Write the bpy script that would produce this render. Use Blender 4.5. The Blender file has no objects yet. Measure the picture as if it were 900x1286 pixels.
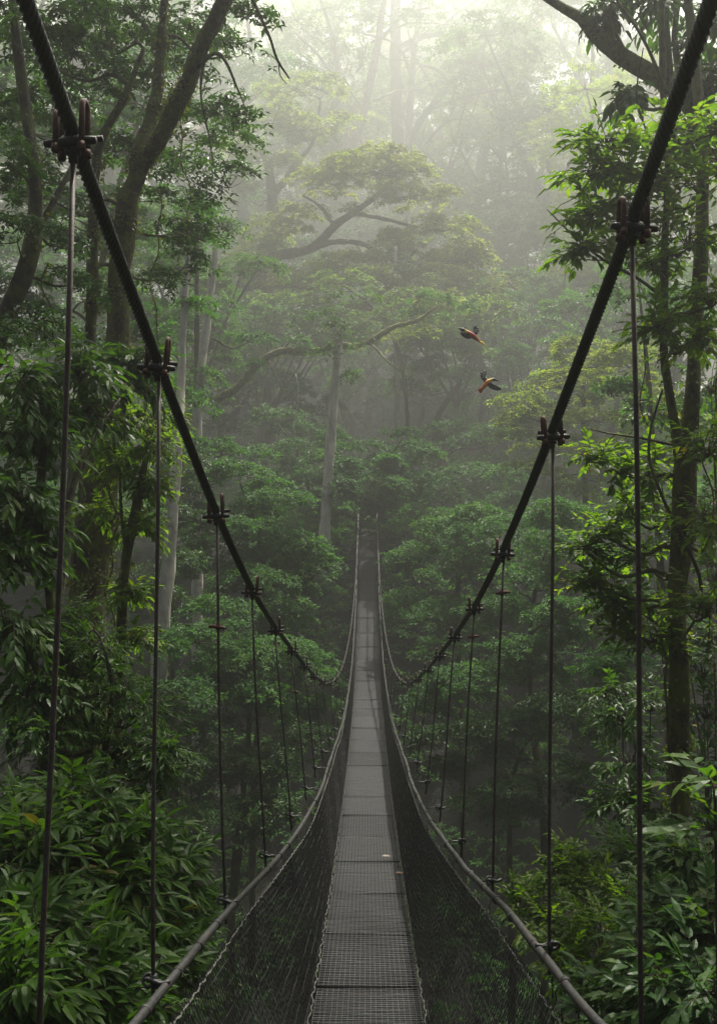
import bpy, math, time
import numpy as np
T00 = time.time()
rng = np.random.default_rng(11)
scene = bpy.context.scene
COL = scene.collection
R = math.radians
UP = np.array([0., 0., 1.])

# ------------------------------------------------------------------ measured frame
# the photograph (900 x 1286) measured with a level camera at the origin looking along +Y
F, CX, HY = 1100.0, 461.5, 643.0
def at(px, py, d):
    return np.array([(px - CX) / F * d, d, (HY - py) / F * d])

# distances past the bridge end stretch: the far slope lies well back in the mist
DK_ = 3.5
def far(d):
    return d if d <= 36 else 36 + (d - 36)*DK_
def far_ratio(y):            # how much bigger a plant standing at y is for that
    return 1.0 if y <= 36 else y/(36 + (y - 36)/DK_)

# ------------------------------------------------------------------ small maths
def nz(v):
    v = np.asarray(v, float)
    return v / np.maximum(np.linalg.norm(v, axis=-1, keepdims=True), 1e-9)

def hermite(xs, ys, x):
    xs = np.asarray(xs, float); ys = np.asarray(ys, float)
    m = np.gradient(ys, xs, axis=0)
    i = np.clip(np.searchsorted(xs, x) - 1, 0, len(xs) - 2)
    h = xs[i + 1] - xs[i]; t = (x - xs[i]) / h
    if ys.ndim > 1:
        t = t[:, None]; h = h[:, None]
    return ((2*t**3 - 3*t**2 + 1) * ys[i] + (t**3 - 2*t**2 + t) * h * m[i]
            + (-2*t**3 + 3*t**2) * ys[i+1] + (t**3 - t**2) * h * m[i+1])

def smooth_path(pts, step):
    pts = np.asarray(pts, float)
    seg = np.maximum(np.linalg.norm(np.diff(pts[:, :3], axis=0), axis=1), 1e-4)
    s = np.concatenate([[0], np.cumsum(seg)])
    n = max(3, int(s[-1] / step) + 1)
    if len(pts) == 2:
        return pts[0] + (pts[1] - pts[0]) * np.linspace(0, 1, n)[:, None]
    return hermite(s, pts, np.linspace(0, s[-1], n))

def sstep(a, b, x):
    t = np.clip((x - a) / (b - a), 0, 1)
    return t * t * (3 - 2 * t)

def wobble(x, y, s=1.0):
    return (np.sin(x*.9*s + 1.3) * np.cos(y*.7*s + .4) + .5*np.sin(x*2.1*s + y*1.7*s + 2.) + .28*np.sin(x*4.3*s - y*3.9*s))

# ------------------------------------------------------------------ mesh accumulator
class Acc:
    def __init__(s):
        s.V, s.Q, s.T, s.A, s.n = [], [], [], [], 0
    def add(s, V, Q=None, T=None, a=0.5):
        V = np.asarray(V, np.float32).reshape(-1, 3)
        if Q is not None and len(Q): s.Q.append(np.asarray(Q, np.int64).reshape(-1, 4) + s.n)
        if T is not None and len(T): s.T.append(np.asarray(T, np.int64).reshape(-1, 3) + s.n)
        s.V.append(V)
        s.A.append(np.broadcast_to(np.asarray(a, np.float32), (len(V),)))
        s.n += len(V)
    def build(s, name, mat, parent=None, origin=(0, 0, 0), smooth=True):
        me = bpy.data.meshes.new(name)
        if s.n:
            V = np.concatenate(s.V) - np.asarray(origin, np.float32)
            Q = np.concatenate(s.Q) if s.Q else np.zeros((0, 4), np.int64)
            T = np.concatenate(s.T) if s.T else np.zeros((0, 3), np.int64)
            loops = np.concatenate([Q.ravel(), T.ravel()]).astype(np.int32)
            starts = np.concatenate([np.arange(len(Q)) * 4, len(Q)*4 + np.arange(len(T)) * 3]).astype(np.int32)
            me.vertices.add(len(V)); me.vertices.foreach_set('co', V.astype(np.float32).ravel())
            me.loops.add(len(loops)); me.loops.foreach_set('vertex_index', loops)
            me.polygons.add(len(starts)); me.polygons.foreach_set('loop_start', starts)
            me.update(calc_edges=True)
            me.polygons.foreach_set('use_smooth', np.full(len(starts), smooth))
            at_ = me.attributes.new('rnd', 'FLOAT', 'POINT')
            at_.data.foreach_set('value', np.concatenate(s.A).astype(np.float32))
        for m in (mat if isinstance(mat, (list, tuple)) else [mat]):
            me.materials.append(m)
        o = bpy.data.objects.new(name, me)
        COL.objects.link(o)
        if parent is not None: o.parent = parent
        else: o.location = origin
        return o

def tube(acc, pts, rad, sides=8, lobes=0, lobe_amp=0., twist=0., rough=0., a=.5, cap=True):
    P = np.asarray(pts, float); n = len(P)
    rad = np.broadcast_to(np.asarray(rad, float), (n,))
    Tn = nz(np.gradient(P, axis=0))
    ref = np.array([1., 0, 0]) if abs(Tn[0][0]) < .8 else np.array([0., 1, 0])
    U = np.zeros_like(P); u = nz(np.cross(Tn[0], ref))
    for i in range(n):
        u = u - Tn[i] * np.dot(u, Tn[i]); u = u / max(np.linalg.norm(u), 1e-9); U[i] = u
    W = np.cross(Tn, U)
    th = np.arange(sides) * 2 * np.pi / sides
    rr = np.repeat(rad[:, None], sides, 1)
    s = np.concatenate([[0], np.cumsum(np.linalg.norm(np.diff(P, axis=0), axis=1))])
    if lobes: rr = rr * (1 + lobe_amp * np.cos(lobes * (th[None, :] + s[:, None] * twist)))
    if rough:
        rr = rr * (1 + rough * (.55*np.sin(2*th[None, :] + s[:, None]*3.1) + .45*np.sin(3*th[None, :] - s[:, None]*5.3 + 1)
                                + .5*(rng.random((n, sides)) - .5)))
    V = P[:, None, :] + rr[..., None] * (np.cos(th)[None, :, None] * U[:, None, :] + np.sin(th)[None, :, None] * W[:, None, :])
    i = np.arange(n - 1)[:, None] * sides; j = np.arange(sides)[None, :]; k = (j + 1) % sides
    Q = np.stack([i + j, i + k, i + sides + k, i + sides + j], -1).reshape(-1, 4)
    V = V.reshape(-1, 3); Tt = None
    if cap:
        V = np.concatenate([V, P[:1], P[-1:]])
        b = n * sides
        jj = np.arange(sides); kk = (jj + 1) % sides
        Tt = np.concatenate([np.stack([np.full(sides, b), kk, jj], 1),
                             np.stack([np.full(sides, b + 1), (n-1)*sides + jj, (n-1)*sides + kk], 1)])
    acc.add(V, Q, Tt, a)

def sticks(acc, P, r, sides=3, a=.5):
    """many thin rods at once: P (M,K,3), r scalar / (K,) / (M,K)"""
    P = np.asarray(P, float); M, K, _ = P.shape
    if M == 0: return
    r = np.broadcast_to(np.asarray(r, float), (M, K))
    D = nz(P[:, -1] - P[:, 0])
    ref = np.where(np.abs(D[:, 2:3]) < .9, UP, np.array([1., 0, 0]))
    U = nz(np.cross(D, ref)); W = np.cross(D, U)
    th = np.arange(sides) * 2 * np.pi / sides
    ring = np.cos(th)[None, :, None] * U[:, None] + np.sin(th)[None, :, None] * W[:, None]
    V = P[:, :, None, :] + r[:, :, None, None] * ring[:, None]
    m = np.arange(M)[:, None, None] * K * sides; i = np.arange(K - 1)[None, :, None] * sides
    j = np.arange(sides)[None, None, :]; k = (j + 1) % sides
    Q = np.stack([m + i + j, m + i + k, m + i + sides + k, m + i + sides + j], -1).reshape(-1, 4)
    acc.add(V.reshape(-1, 3), Q, None, a)

def box(acc, c, ax, ay, az, a=.5):
    c, ax, ay, az = map(np.asarray, (c, ax, ay, az))
    s = np.array([[-1,-1,-1],[1,-1,-1],[1,1,-1],[-1,1,-1],[-1,-1,1],[1,-1,1],[1,1,1],[-1,1,1]], float)
    V = c + s[:, :1]*ax + s[:, 1:2]*ay + s[:, 2:]*az
    acc.add(V, [[0,3,2,1],[4,5,6,7],[0,1,5,4],[1,2,6,5],[2,3,7,6],[3,0,4,7]], None, a)

# ------------------------------------------------------------------ leaves
LEAF_BIG = (np.array([[0,0,0],[.3,0,-.02],[.62,0,-.07],[1,0,-.2],[.28,.46,.05],[.62,.42,-.02],[.28,-.46,.05],[.62,-.42,-.02]], float),
            [[1,4,5,2],[1,2,7,6]], [[0,4,1],[2,5,3],[0,1,6],[2,3,7]])
LEAF_SMALL = (np.array([[0,0,0],[.5,.5,.06],[1,0,-.1],[.45,-.5,.06]], float), [], [[0,2,1],[0,3,2]])

def put_leaves(acc, tmpl, pos, d, n, L, Wd, a):
    Tv, Q, T = tmpl
    M = len(pos); k = len(Tv)
    if M == 0: return
    d = nz(d); s = nz(np.cross(n, d)); n = np.cross(d, s)
    L = np.broadcast_to(L, (M,)); Wd = np.broadcast_to(Wd, (M,))
    V = (pos[:, None, :] + (Tv[None, :, 0] * L[:, None])[..., None] * d[:, None]
         + (Tv[None, :, 1] * Wd[:, None])[..., None] * s[:, None] + (Tv[None, :, 2] * L[:, None])[..., None] * n[:, None])
    off = np.arange(M)[:, None, None] * k
    Qa = (np.asarray(Q)[None] + off).reshape(-1, 4) if len(Q) else None
    Ta = (np.asarray(T)[None] + off).reshape(-1, 3) if len(T) else None
    acc.add(V.reshape(-1, 3), Qa, Ta, np.repeat(np.broadcast_to(a, (M,)), k))

def basis(N):
    ref = np.where(np.abs(N[:, 2:3]) < .9, UP, np.array([1., 0, 0]))
    e1 = nz(np.cross(ref, N)); return e1, np.cross(N, e1)

def sprays(acc, C, N, Rs, ros, k, L, W, droop=.25, tmpl=LEAF_SMALL, tone=None):
    """flat horizontal-ish sprays: each a disc of rosettes, each rosette k leaves"""
    M = len(C)
    if M == 0: return
    e1, e2 = basis(N)
    n_ = M * ros
    ph = rng.random((M, ros)) * 6.283; r = np.sqrt(rng.random((M, ros)))
    rr = r * np.asarray(Rs).reshape(-1, 1) * (1 + .35*np.sin(ph*3 + rng.random((M, 1))*6.28))
    P = C[:, None] + (rr*np.cos(ph))[..., None]*e1[:, None] + (rr*np.sin(ph))[..., None]*e2[:, None]
    P = P - UP * (droop * rr * r)[..., None] + N[:, None] * (rng.normal(0, .06, (M, ros)) * np.asarray(Rs).reshape(-1, 1))[..., None]
    tone = rng.random(M) if tone is None else tone
    tn = np.repeat(tone, ros)
    P = P.reshape(-1, 3)
    NN = nz(np.repeat(N, ros, 0) + rng.normal(0, .3, (n_, 3)))
    f1, f2 = basis(NN)
    ph = rng.random((n_, 1)) * 6.28 + np.arange(k)[None] * 6.283 / k + rng.normal(0, .25, (n_, k))
    el = rng.normal(-.12, .22, (n_, k))
    D = (np.cos(ph)*np.cos(el))[..., None]*f1[:, None] + (np.sin(ph)*np.cos(el))[..., None]*f2[:, None] + np.sin(el)[..., None]*NN[:, None]
    D = D.reshape(-1, 3); m = len(D)
    nn = np.repeat(NN, k, 0) + rng.normal(0, .18, (m, 3))
    sc = rng.uniform(.65, 1.2, m)
    aa = np.clip(.6*np.repeat(tn, k) + .4*rng.random(m), 0, 1)
    put_leaves(acc, tmpl, np.repeat(P, k, 0) + D*L*.08, D, nn, L*sc, W*sc, aa)

def twig_leaves(acc, tw, P, D, ln, K, L, W, ang=55, droop=.35, sag=.3, tmpl=LEAF_BIG, tone=None, rt=.004):
    M = len(P)
    if M == 0: return
    D = nz(D); ln = np.broadcast_to(ln, (M,))
    t = np.linspace(.18, 1, K)
    pos = P[:, None] + D[:, None]*(ln[:, None]*t)[..., None] - UP*(sag*ln[:, None]*t**2)[..., None]
    s = nz(np.cross(D, UP) + 1e-4)
    sg = np.where(np.arange(K) % 2, 1., -1.)
    an = R(ang) * (1 - .75*t**2)
    dd = D[:, None]*np.cos(an)[None, :, None] + s[:, None]*(np.sin(an)*sg)[None, :, None] - UP*(droop*(.6 + .8*rng.random((M, K))))[..., None]
    dd = dd + rng.normal(0, .2, (M, K, 3))
    dd = dd.reshape(-1, 3)
    nn = np.repeat(np.cross(s, D), K, 0); nn = nn*np.sign(nn[:, 2:3] + 1e-6) + UP*.6 + rng.normal(0, .28, (M*K, 3))
    sc = rng.uniform(.6, 1.15, M*K)
    tone = rng.random(M) if tone is None else tone
    aa = np.clip(.5*np.repeat(tone, K) + .5*rng.random(M*K), 0, 1)
    put_leaves(acc, tmpl, pos.reshape(-1, 3), dd, nn, L*sc, W*sc, aa)
    tt = np.linspace(0, 1, 4)
    PP = P[:, None] + D[:, None]*(ln[:, None]*tt)[..., None] - UP*(sag*ln[:, None]*tt**2)[..., None]
    sticks(tw, PP, np.array([1., .8, .6, .35])*rt)

def dome(n, lo=-.25):
    """n points on / in a lumpy dome (unit), with outward directions"""
    z = rng.uniform(lo, 1, n); ph = rng.random(n)*6.283
    q = np.sqrt(np.maximum(0, 1 - z*z))
    d = np.stack([q*np.cos(ph), q*np.sin(ph), z], 1)
    rad = rng.uniform(.35, 1., n)**.45 * (1 + .16*np.sin(ph*3 + z*4 + rng.random()*6) + .1*np.sin(ph*7 - z*5))
    return d*rad[:, None], d

# ------------------------------------------------------------------ materials
def mat_new(name):
    m = bpy.data.materials.new(name); m.use_nodes = True
    nt = m.node_tree; nt.nodes.clear()
    out = nt.nodes.new('ShaderNodeOutputMaterial')
    return m, nt, out
def N(nt, t, **kw):
    n = nt.nodes.new(t)
    for k, v in kw.items():
        if k in n.inputs: n.inputs[k].default_value = v
        else: setattr(n, k, v)
    return n
def ramp(nt, stops):
    r = nt.nodes.new('ShaderNodeValToRGB'); e = r.color_ramp.elements
    while len(e) < len(stops): e.new(.5)
    for i, (p, c) in enumerate(stops):
        e[i].position = p; e[i].color = (*c, 1)
    return r

def leaf_mat(name, stops, trans=.38, rough=.38, spec=.5, tgain=(1.75, 1.95, .6)):
    m, nt, out = mat_new(name); L = nt.links
    at_ = N(nt, 'ShaderNodeAttribute', attribute_name='rnd')
    rp = ramp(nt, stops); L.new(at_.outputs['Fac'], rp.inputs[0])
    p = N(nt, 'ShaderNodeBsdfPrincipled', Roughness=rough); p.inputs['Specular IOR Level'].default_value = spec
    L.new(rp.outputs[0], p.inputs['Base Color'])
    mx = N(nt, 'ShaderNodeMix', data_type='RGBA', blend_type='MULTIPLY'); mx.inputs[0].default_value = 1
    L.new(rp.outputs[0], mx.inputs[6]); mx.inputs[7].default_value = (*tgain, 1)
    t = N(nt, 'ShaderNodeBsdfTranslucent'); L.new(mx.outputs[2], t.inputs['Color'])
    ms = N(nt, 'ShaderNodeMixShader'); ms.inputs[0].default_value = trans
    L.new(p.outputs[0], ms.inputs[1]); L.new(t.outputs[0], ms.inputs[2]); L.new(ms.outputs[0], out.inputs[0])
    return m

def bark_mat(name, c1, c2, moss=(.05, .07, .015), moss_amt=.5, scale=6., bump=.5):
    m, nt, out = mat_new(name); L = nt.links
    tc = N(nt, 'ShaderNodeTexCoord')
    mp = N(nt, 'ShaderNodeMapping'); mp.inputs['Scale'].default_value = (1, 1, .35)
    L.new(tc.outputs['Object'], mp.inputs[0])
    n1 = N(nt, 'ShaderNodeTexNoise', Scale=scale*2, Detail=6., Roughness=.65); L.new(mp.outputs[0], n1.inputs['Vector'])
    r1 = ramp(nt, [(.3, c1), (.7, c2)]); L.new(n1.outputs[0], r1.inputs[0])
    n2 = N(nt, 'ShaderNodeTexNoise', Scale=scale*.55, Detail=5., Roughness=.7); L.new(tc.outputs['Object'], n2.inputs['Vector'])
    r2 = ramp(nt, [(.62 - .3*moss_amt, (0, 0, 0)), (.78 - .3*moss_amt, (1, 1, 1))]); L.new(n2.outputs[0], r2.inputs[0])
    mx = N(nt, 'ShaderNodeMix', data_type='RGBA')
    L.new(r2.outputs[0], mx.inputs[0]); L.new(r1.outputs[0], mx.inputs[6]); mx.inputs[7].default_value = (*moss, 1)
    p = N(nt, 'ShaderNodeBsdfPrincipled', Roughness=.85); L.new(mx.outputs[2], p.inputs['Base Color'])
    b = N(nt, 'ShaderNodeBump', Strength=bump, Distance=.05); L.new(n1.outputs[0], b.inputs['Height']); L.new(b.outputs[0], p.inputs['Normal'])
    L.new(p.outputs[0], out.inputs[0])
    return m

def metal_mat(name, c1, c2, metallic=.6, rough=.5, scale=40., spots=None):
    m, nt, out = mat_new(name); L = nt.links
    tc = N(nt, 'ShaderNodeTexCoord')
    n1 = N(nt, 'ShaderNodeTexNoise', Scale=scale, Detail=5., Roughness=.7); L.new(tc.outputs['Object'], n1.inputs['Vector'])
    r1 = ramp(nt, [(.35, c1), (.68, c2)]); L.new(n1.outputs[0], r1.inputs[0])
    src = r1.outputs[0]
    if spots is not None:
        n2 = N(nt, 'ShaderNodeTexNoise', Scale=scale*.12, Detail=6., Roughness=.75); L.new(tc.outputs['Object'], n2.inputs['Vector'])
        r2 = ramp(nt, [(.5, (0, 0, 0)), (.66, (1, 1, 1))]); L.new(n2.outputs[0], r2.inputs[0])
        mx = N(nt, 'ShaderNodeMix', data_type='RGBA'); L.new(r2.outputs[0], mx.inputs[0])
        L.new(src, mx.inputs[6]); mx.inputs[7].default_value = (*spots, 1); src = mx.outputs[2]
    p = N(nt, 'ShaderNodeBsdfPrincipled', Metallic=metallic); L.new(src, p.inputs['Base Color'])
    rr = N(nt, 'ShaderNodeMapRange'); rr.inputs[3].default_value = rough - .12; rr.inputs[4].default_value = rough + .15
    L.new(n1.outputs[0], rr.inputs[0]); L.new(rr.outputs[0], p.inputs['Roughness'])
    b = N(nt, 'ShaderNodeBump', Strength=.35, Distance=.004); L.new(n1.outputs[0], b.inputs['Height']); L.new(b.outputs[0], p.inputs['Normal'])
    L.new(p.outputs[0], out.inputs[0])
    return m

def plain_mat(name, c, rough=.6):
    m, nt, out = mat_new(name)
    tc = N(nt, 'ShaderNodeTexCoord'); n1 = N(nt, 'ShaderNodeTexNoise', Scale=60., Detail=3.)
    nt.links.new(tc.outputs['Object'], n1.inputs['Vector'])
    r1 = ramp(nt, [(.3, tuple(x*.75 for x in c)), (.7, tuple(min(1, x*1.2) for x in c))]); nt.links.new(n1.outputs[0], r1.inputs[0])
    p = N(nt, 'ShaderNodeBsdfPrincipled', Roughness=rough); nt.links.new(r1.outputs[0], p.inputs['Base Color'])
    nt.links.new(p.outputs[0], out.inputs[0])
    return m

LM = {
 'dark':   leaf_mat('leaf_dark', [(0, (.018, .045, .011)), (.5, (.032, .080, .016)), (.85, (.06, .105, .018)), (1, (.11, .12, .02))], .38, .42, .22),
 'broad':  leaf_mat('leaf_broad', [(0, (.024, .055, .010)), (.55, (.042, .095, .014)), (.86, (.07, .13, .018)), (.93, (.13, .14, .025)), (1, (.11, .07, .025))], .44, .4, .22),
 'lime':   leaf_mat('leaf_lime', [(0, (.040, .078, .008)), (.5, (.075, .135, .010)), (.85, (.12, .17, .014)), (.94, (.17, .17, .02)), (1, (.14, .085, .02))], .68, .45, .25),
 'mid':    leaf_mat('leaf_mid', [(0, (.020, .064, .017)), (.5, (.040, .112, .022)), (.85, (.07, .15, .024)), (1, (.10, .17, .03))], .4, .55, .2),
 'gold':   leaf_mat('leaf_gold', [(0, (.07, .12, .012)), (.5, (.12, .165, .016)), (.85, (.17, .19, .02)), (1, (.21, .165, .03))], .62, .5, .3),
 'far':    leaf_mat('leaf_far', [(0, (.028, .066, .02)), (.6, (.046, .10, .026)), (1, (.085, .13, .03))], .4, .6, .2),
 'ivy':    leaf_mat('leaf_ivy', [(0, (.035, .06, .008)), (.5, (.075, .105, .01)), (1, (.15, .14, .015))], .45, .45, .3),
}
BK = {
 'dark':  bark_mat('bark_dark', (.012, .009, .006), (.045, .031, .021), (.07, .08, .012), .62, 7, 1.),
 'warm':  bark_mat('bark_mossy_brown', (.012, .008, .005), (.06, .037, .02), (.085, .095, .012), .72, 8, 1.),
 'moss':  bark_mat('bark_mossy_green', (.008, .006, .004), (.06, .042, .025), (.14, .15, .025), .8, 9, 1.),
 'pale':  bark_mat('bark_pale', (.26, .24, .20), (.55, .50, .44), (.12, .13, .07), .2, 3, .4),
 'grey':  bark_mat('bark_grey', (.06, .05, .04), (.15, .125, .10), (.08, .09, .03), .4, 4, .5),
 'twig':  bark_mat('bark_twig', (.025, .02, .012), (.07, .05, .03), (.05, .06, .015), .3, 10, .3),
}
M_CABLE = metal_mat('black_wire_rope', (.006, .006, .006), (.022, .021, .020), .3, .42, 120)
M_ROPE = metal_mat('weathered_rope_steel', (.016, .016, .016), (.05, .05, .049), .35, .5, 60, (.04, .033, .03))
M_ROD = metal_mat('weathered_rod_steel', (.04, .032, .027), (.10, .082, .07), .35, .6, 50, (.06, .035, .022))
M_RUST = metal_mat('rusty_iron', (.035, .012, .007), (.11, .036, .019), .15, .75, 70, (.05, .02, .012))
M_BLACK = metal_mat('blackened_steel', (.012, .010, .009), (.035, .03, .027), .4, .55, 60)
M_ZINC = metal_mat('zinc_grey', (.12, .13, .125), (.26, .27, .26), .5, .55, 90)
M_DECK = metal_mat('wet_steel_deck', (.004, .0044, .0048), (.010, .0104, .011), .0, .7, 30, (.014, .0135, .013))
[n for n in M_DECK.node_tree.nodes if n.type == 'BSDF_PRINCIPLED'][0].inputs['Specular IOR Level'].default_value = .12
M_MESH = metal_mat('galvanised_wire', (.05, .053, .056), (.15, .154, .158), .4, .5, 50, (.10, .09, .08))
M_NET = metal_mat('net_wire', (.010, .010, .010), (.04, .039, .037), .2, .6, 25)
M_NETROPE = metal_mat('frayed_net_rope', (.035, .034, .032), (.15, .145, .135), 0., .8, 60)

# ------------------------------------------------------------------ object bookkeeping
def thing(name, label, cat, loc=(0, 0, 0), group=None):
    o = bpy.data.objects.new(name, None); COL.objects.link(o)
    o.location = loc; o.empty_display_size = .2
    o['label'] = label; o['category'] = cat
    if group: o['group'] = group
    return o
def tag(o, label, cat, group=None):
    o['label'] = label; o['category'] = cat
    if group: o['group'] = group
    return o
def dup(root, name, label, cat, loc, rotz=0., sc=1., group=None):
    r = root.copy(); COL.objects.link(r); r.name = name
    r.location = loc; r.rotation_euler = (0, 0, rotz); r.scale = (sc, sc, sc) if np.isscalar(sc) else sc
    r['label'] = label; r['category'] = cat
    if 'group' in r.keys(): del r['group']
    if group: r['group'] = group
    for ch in list(root.children):
        c = ch.copy(); COL.objects.link(c); c.parent = r
        for g in list(ch.children):
            d = g.copy(); COL.objects.link(d); d.parent = c
    return r

# ================================================================== the suspension footbridge
DK = np.array([(-1.2,-1.78),(0,-2.02),(2.2,-2.46),(5.4,-3.15),(10,-3.90),(15.9,-4.55),(20,-4.78),(24,-4.9),(27,-4.72),(30,-4.15),(32,-3.45),(34,-2.35),(36,-1.0)])
RZ = np.array([(-.6,-.85),(1,-1.22),(2.2,-1.5),(3.19,-1.73),(4.46,-2.0),(5.87,-2.32),(8,-2.66),(11,-3.07),(15,-3.6),(20,-3.95),(24,-3.98),(28,-3.5),(32,-2.68),(34,-1.65),(36,-.12)])
RS = np.array([(-.6,1.62),(1,1.56),(2.2,1.52),(3.19,1.47),(4.46,1.36),(5.87,1.2),(8,.97),(11,.91),(15,.86),(20,.84),(28,.83),(32,.82),(36,.76)])
MZ = np.array([(-.5,2.42),(.8,1.69),(1.94,1.13),(2.26,.97),(3.19,.545),(4.46,0),(5.87,-.52),(7.33,-.97),(8.68,-1.36),(11,-2.02),(13.2,-2.58),(17,-3.12),(22,-3.14),(27,-2.63),(32,-1.72),(34,-.97),(36,-.06)])
MS = np.array([(-.5,1.5),(8.68,1.5),(11,1.4),(13.2,1.26),(17,1.08),(22,.92),(27,.83),(32,.80),(36,.76)])
deck_z = lambda y: hermite(DK[:, 0], DK[:, 1], np.atleast_1d(y).astype(float))
rail_z = lambda y: hermite(RZ[:, 0], RZ[:, 1], np.atleast_1d(y).astype(float))
rail_x = lambda y: hermite(RS[:, 0], RS[:, 1], np.atleast_1d(y).astype(float)) / 2
main_z = lambda y: hermite(MZ[:, 0], MZ[:, 1], np.atleast_1d(y).astype(float))
main_x = lambda y: hermite(MS[:, 0], MS[:, 1], np.atleast_1d(y).astype(float)) / 2
YE = 36.0
bridge = thing('suspension_bridge', 'narrow grey steel hanging footbridge with black wire cables stretching into the misty forest', 'footbridge', (0, 0, -2.0))
BO = (0, 0, -2.0)
W2 = .35
# main cables: six strand wire rope
ys = np.concatenate([np.arange(-.5, 6, .0045), np.arange(6, 10, .012), np.arange(10, 16, .03), np.arange(16, YE + .01, .1)])
for s in (-1, 1):
    a = Acc(); P = np.stack([s*main_x(ys), ys, main_z(ys)], 1)
    tube(a, P, .0185, sides=24, lobes=6, lobe_amp=.15*1, twist=2*np.pi/.125*s)
    a.build('main_cable', M_CABLE, bridge, BO)
# handrails: wound rope, with tie bands as pieces of them
ysr = np.concatenate([np.arange(-.6, 6, .008), np.arange(6, 14, .03), np.arange(14, YE + .01, .12)])
for s in (-1, 1):
    a = Acc(); jit = .0035*np.sin(ysr*3.1 + s) + .0015*np.sin(ysr*7.7)
    P = np.stack([s*rail_x(ysr) + jit, ysr, rail_z(ysr) + jit*.7], 1)
    tube(a, P, .0172 + .0012*np.sin(ysr*3.7), sides=20, lobes=5, lobe_amp=.05, twist=2*np.pi/.09*s)
    hr = a.build('handrail', M_ROPE, bridge, BO)
    for k, y in enumerate(np.arange(1.55, 12, .43)):
        y = y + .09*np.sin(k*7.3 + s*2)
        b = Acc(); yy = y + np.linspace(-.011, .011, 4) + .001
        tube(b, np.stack([s*rail_x(yy), yy, rail_z(yy)], 1), .0215, sides=14)
        if k % 3 == 1:      # loose wire end hanging off the band
            p0 = np.array([s*(rail_x(y)[0] - .02), y, rail_z(y)[0]])
            tube(b, smooth_path([p0, p0 + [-s*.02, -.005, -.03], p0 + [-s*.012, .01, -.07], p0 + [-s*.03, .0, -.10]], .012), .0022, sides=5)
        b.build('tie_band', M_BLACK if k % 3 else M_ROPE, hr)
        # children of a part share its local space
        hr.children[-1].data.transform(__import__('mathutils').Matrix.Translation((-BO[0], -BO[1], -BO[2])))
# deck panels
yb = np.arange(-1.2, YE + .01, 1.2)
for i in range(len(yb) - 1):
    y0, y1 = yb[i] + .001, yb[i+1] - .001
    q = np.linspace(y0, y1, 9); z = deck_z(q) + .006*np.sin(i*2.3) ; tl = .006*np.sin(i*5.1)
    a = Acc()
    for (x0, x1, zt) in ((-W2, W2, .026),):
        nq = len(q)
        top = [np.stack([np.full(nq, x), q, z + dz + tl*x/W2 + .004*np.sin(q*9 + x*7)*(dz == 0)], 1) for x in np.linspace(x0, x1, 7) for dz in (0, -zt)]
        V = np.concatenate(top)
        Q = []
        for c in range(6):
            A_, B_ = (2*c)*nq, (2*c+2)*nq
            for r in range(nq - 1):
                Q.append([A_+r, B_+r, B_+r+1, A_+r+1]); Q.append([A_+nq+r, A_+nq+r+1, B_+nq+r+1, B_+nq+r])
        for c in (0, 6):
            A_ = 2*c*nq
            for r in range(nq - 1): Q.append([A_+r, A_+r+1, A_+nq+r+1, A_+nq+r])
        for r in (0, nq-1):
            for c in range(6): Q.append([2*c*nq+r, 2*c*nq+nq+r, (2*c+2)*nq+nq+r, (2*c+2)*nq+r])
        a.add(V, Q)
    # joint strap and folded lips at the ends of the panel
    for ye in (y0 + .03,):
        zz = deck_z([ye])[0]; sl = (deck_z([ye+.05])[0] - deck_z([ye-.05])[0]) / .1
        box(a, [0, ye, zz + .004], [W2 + .002, 0, 0], [0, .006, .006*sl], [0, 0, .003])
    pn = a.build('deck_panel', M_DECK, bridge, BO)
    # welded wire mesh on the panel
    g = Acc(); near = y0 < 14
    xs = np.linspace(-W2 + .008, W2 - .008, 20)
    qq = np.linspace(y0, y1, 6); wob = .004
    P = np.stack([np.repeat(xs[:, None], 6, 1) + rng.normal(0, wob*.5, (20, 6)), np.repeat(qq[None], 20, 0), np.repeat(deck_z(qq)[None], 20, 0) + .008 + .006*np.sin(i*2.3)], -1)
    P[..., 2] += tl*P[..., 0]/W2
    sticks(g, P, .0019, 4)
    cy = np.arange(y0 + .02, y1, .036 if i % 4 != 2 else .05)
    cx = np.linspace(-W2 + .004, W2 - .004, 6)
    P = np.stack([np.repeat(cx[None], len(cy), 0), np.repeat(cy[:, None], 6, 1) + rng.normal(0, .003, (len(cy), 6)), np.repeat(deck_z(cy)[:, None], 6, 1) + .0105 + .006*np.sin(i*2.3) + rng.normal(0, .0012, (len(cy), 6))], -1)
    P[..., 2] += tl*P[..., 0]/W2
    sticks(g, P, .0019, 4)
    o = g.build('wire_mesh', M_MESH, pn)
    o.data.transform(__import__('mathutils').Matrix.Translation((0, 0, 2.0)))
# bearing cables and frayed edge ropes under the deck sides
for s in (-1, 1):
    a = Acc(); q = np.arange(-1.2, YE + .01, .15)
    tube(a, np.stack([np.full(len(q), s*(W2 + .035)), q, deck_z(q) - .03], 1), .014, sides=8)
    a.build('bearing_cable', M_BLACK, bridge, BO)
    a = Acc(); q = np.arange(-1.2, 30, .02); jx = .006*np.sin(q*31) + .005*np.sin(q*13.7)
    tube(a, np.stack([s*(W2 + .012) + jx, q, deck_z(q) + .012 + .006*np.sin(q*23)], 1), .0042 + .0022*np.sin(q*77), sides=6)
    a.build('edge_rope', M_NETROPE, bridge, BO)
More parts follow.
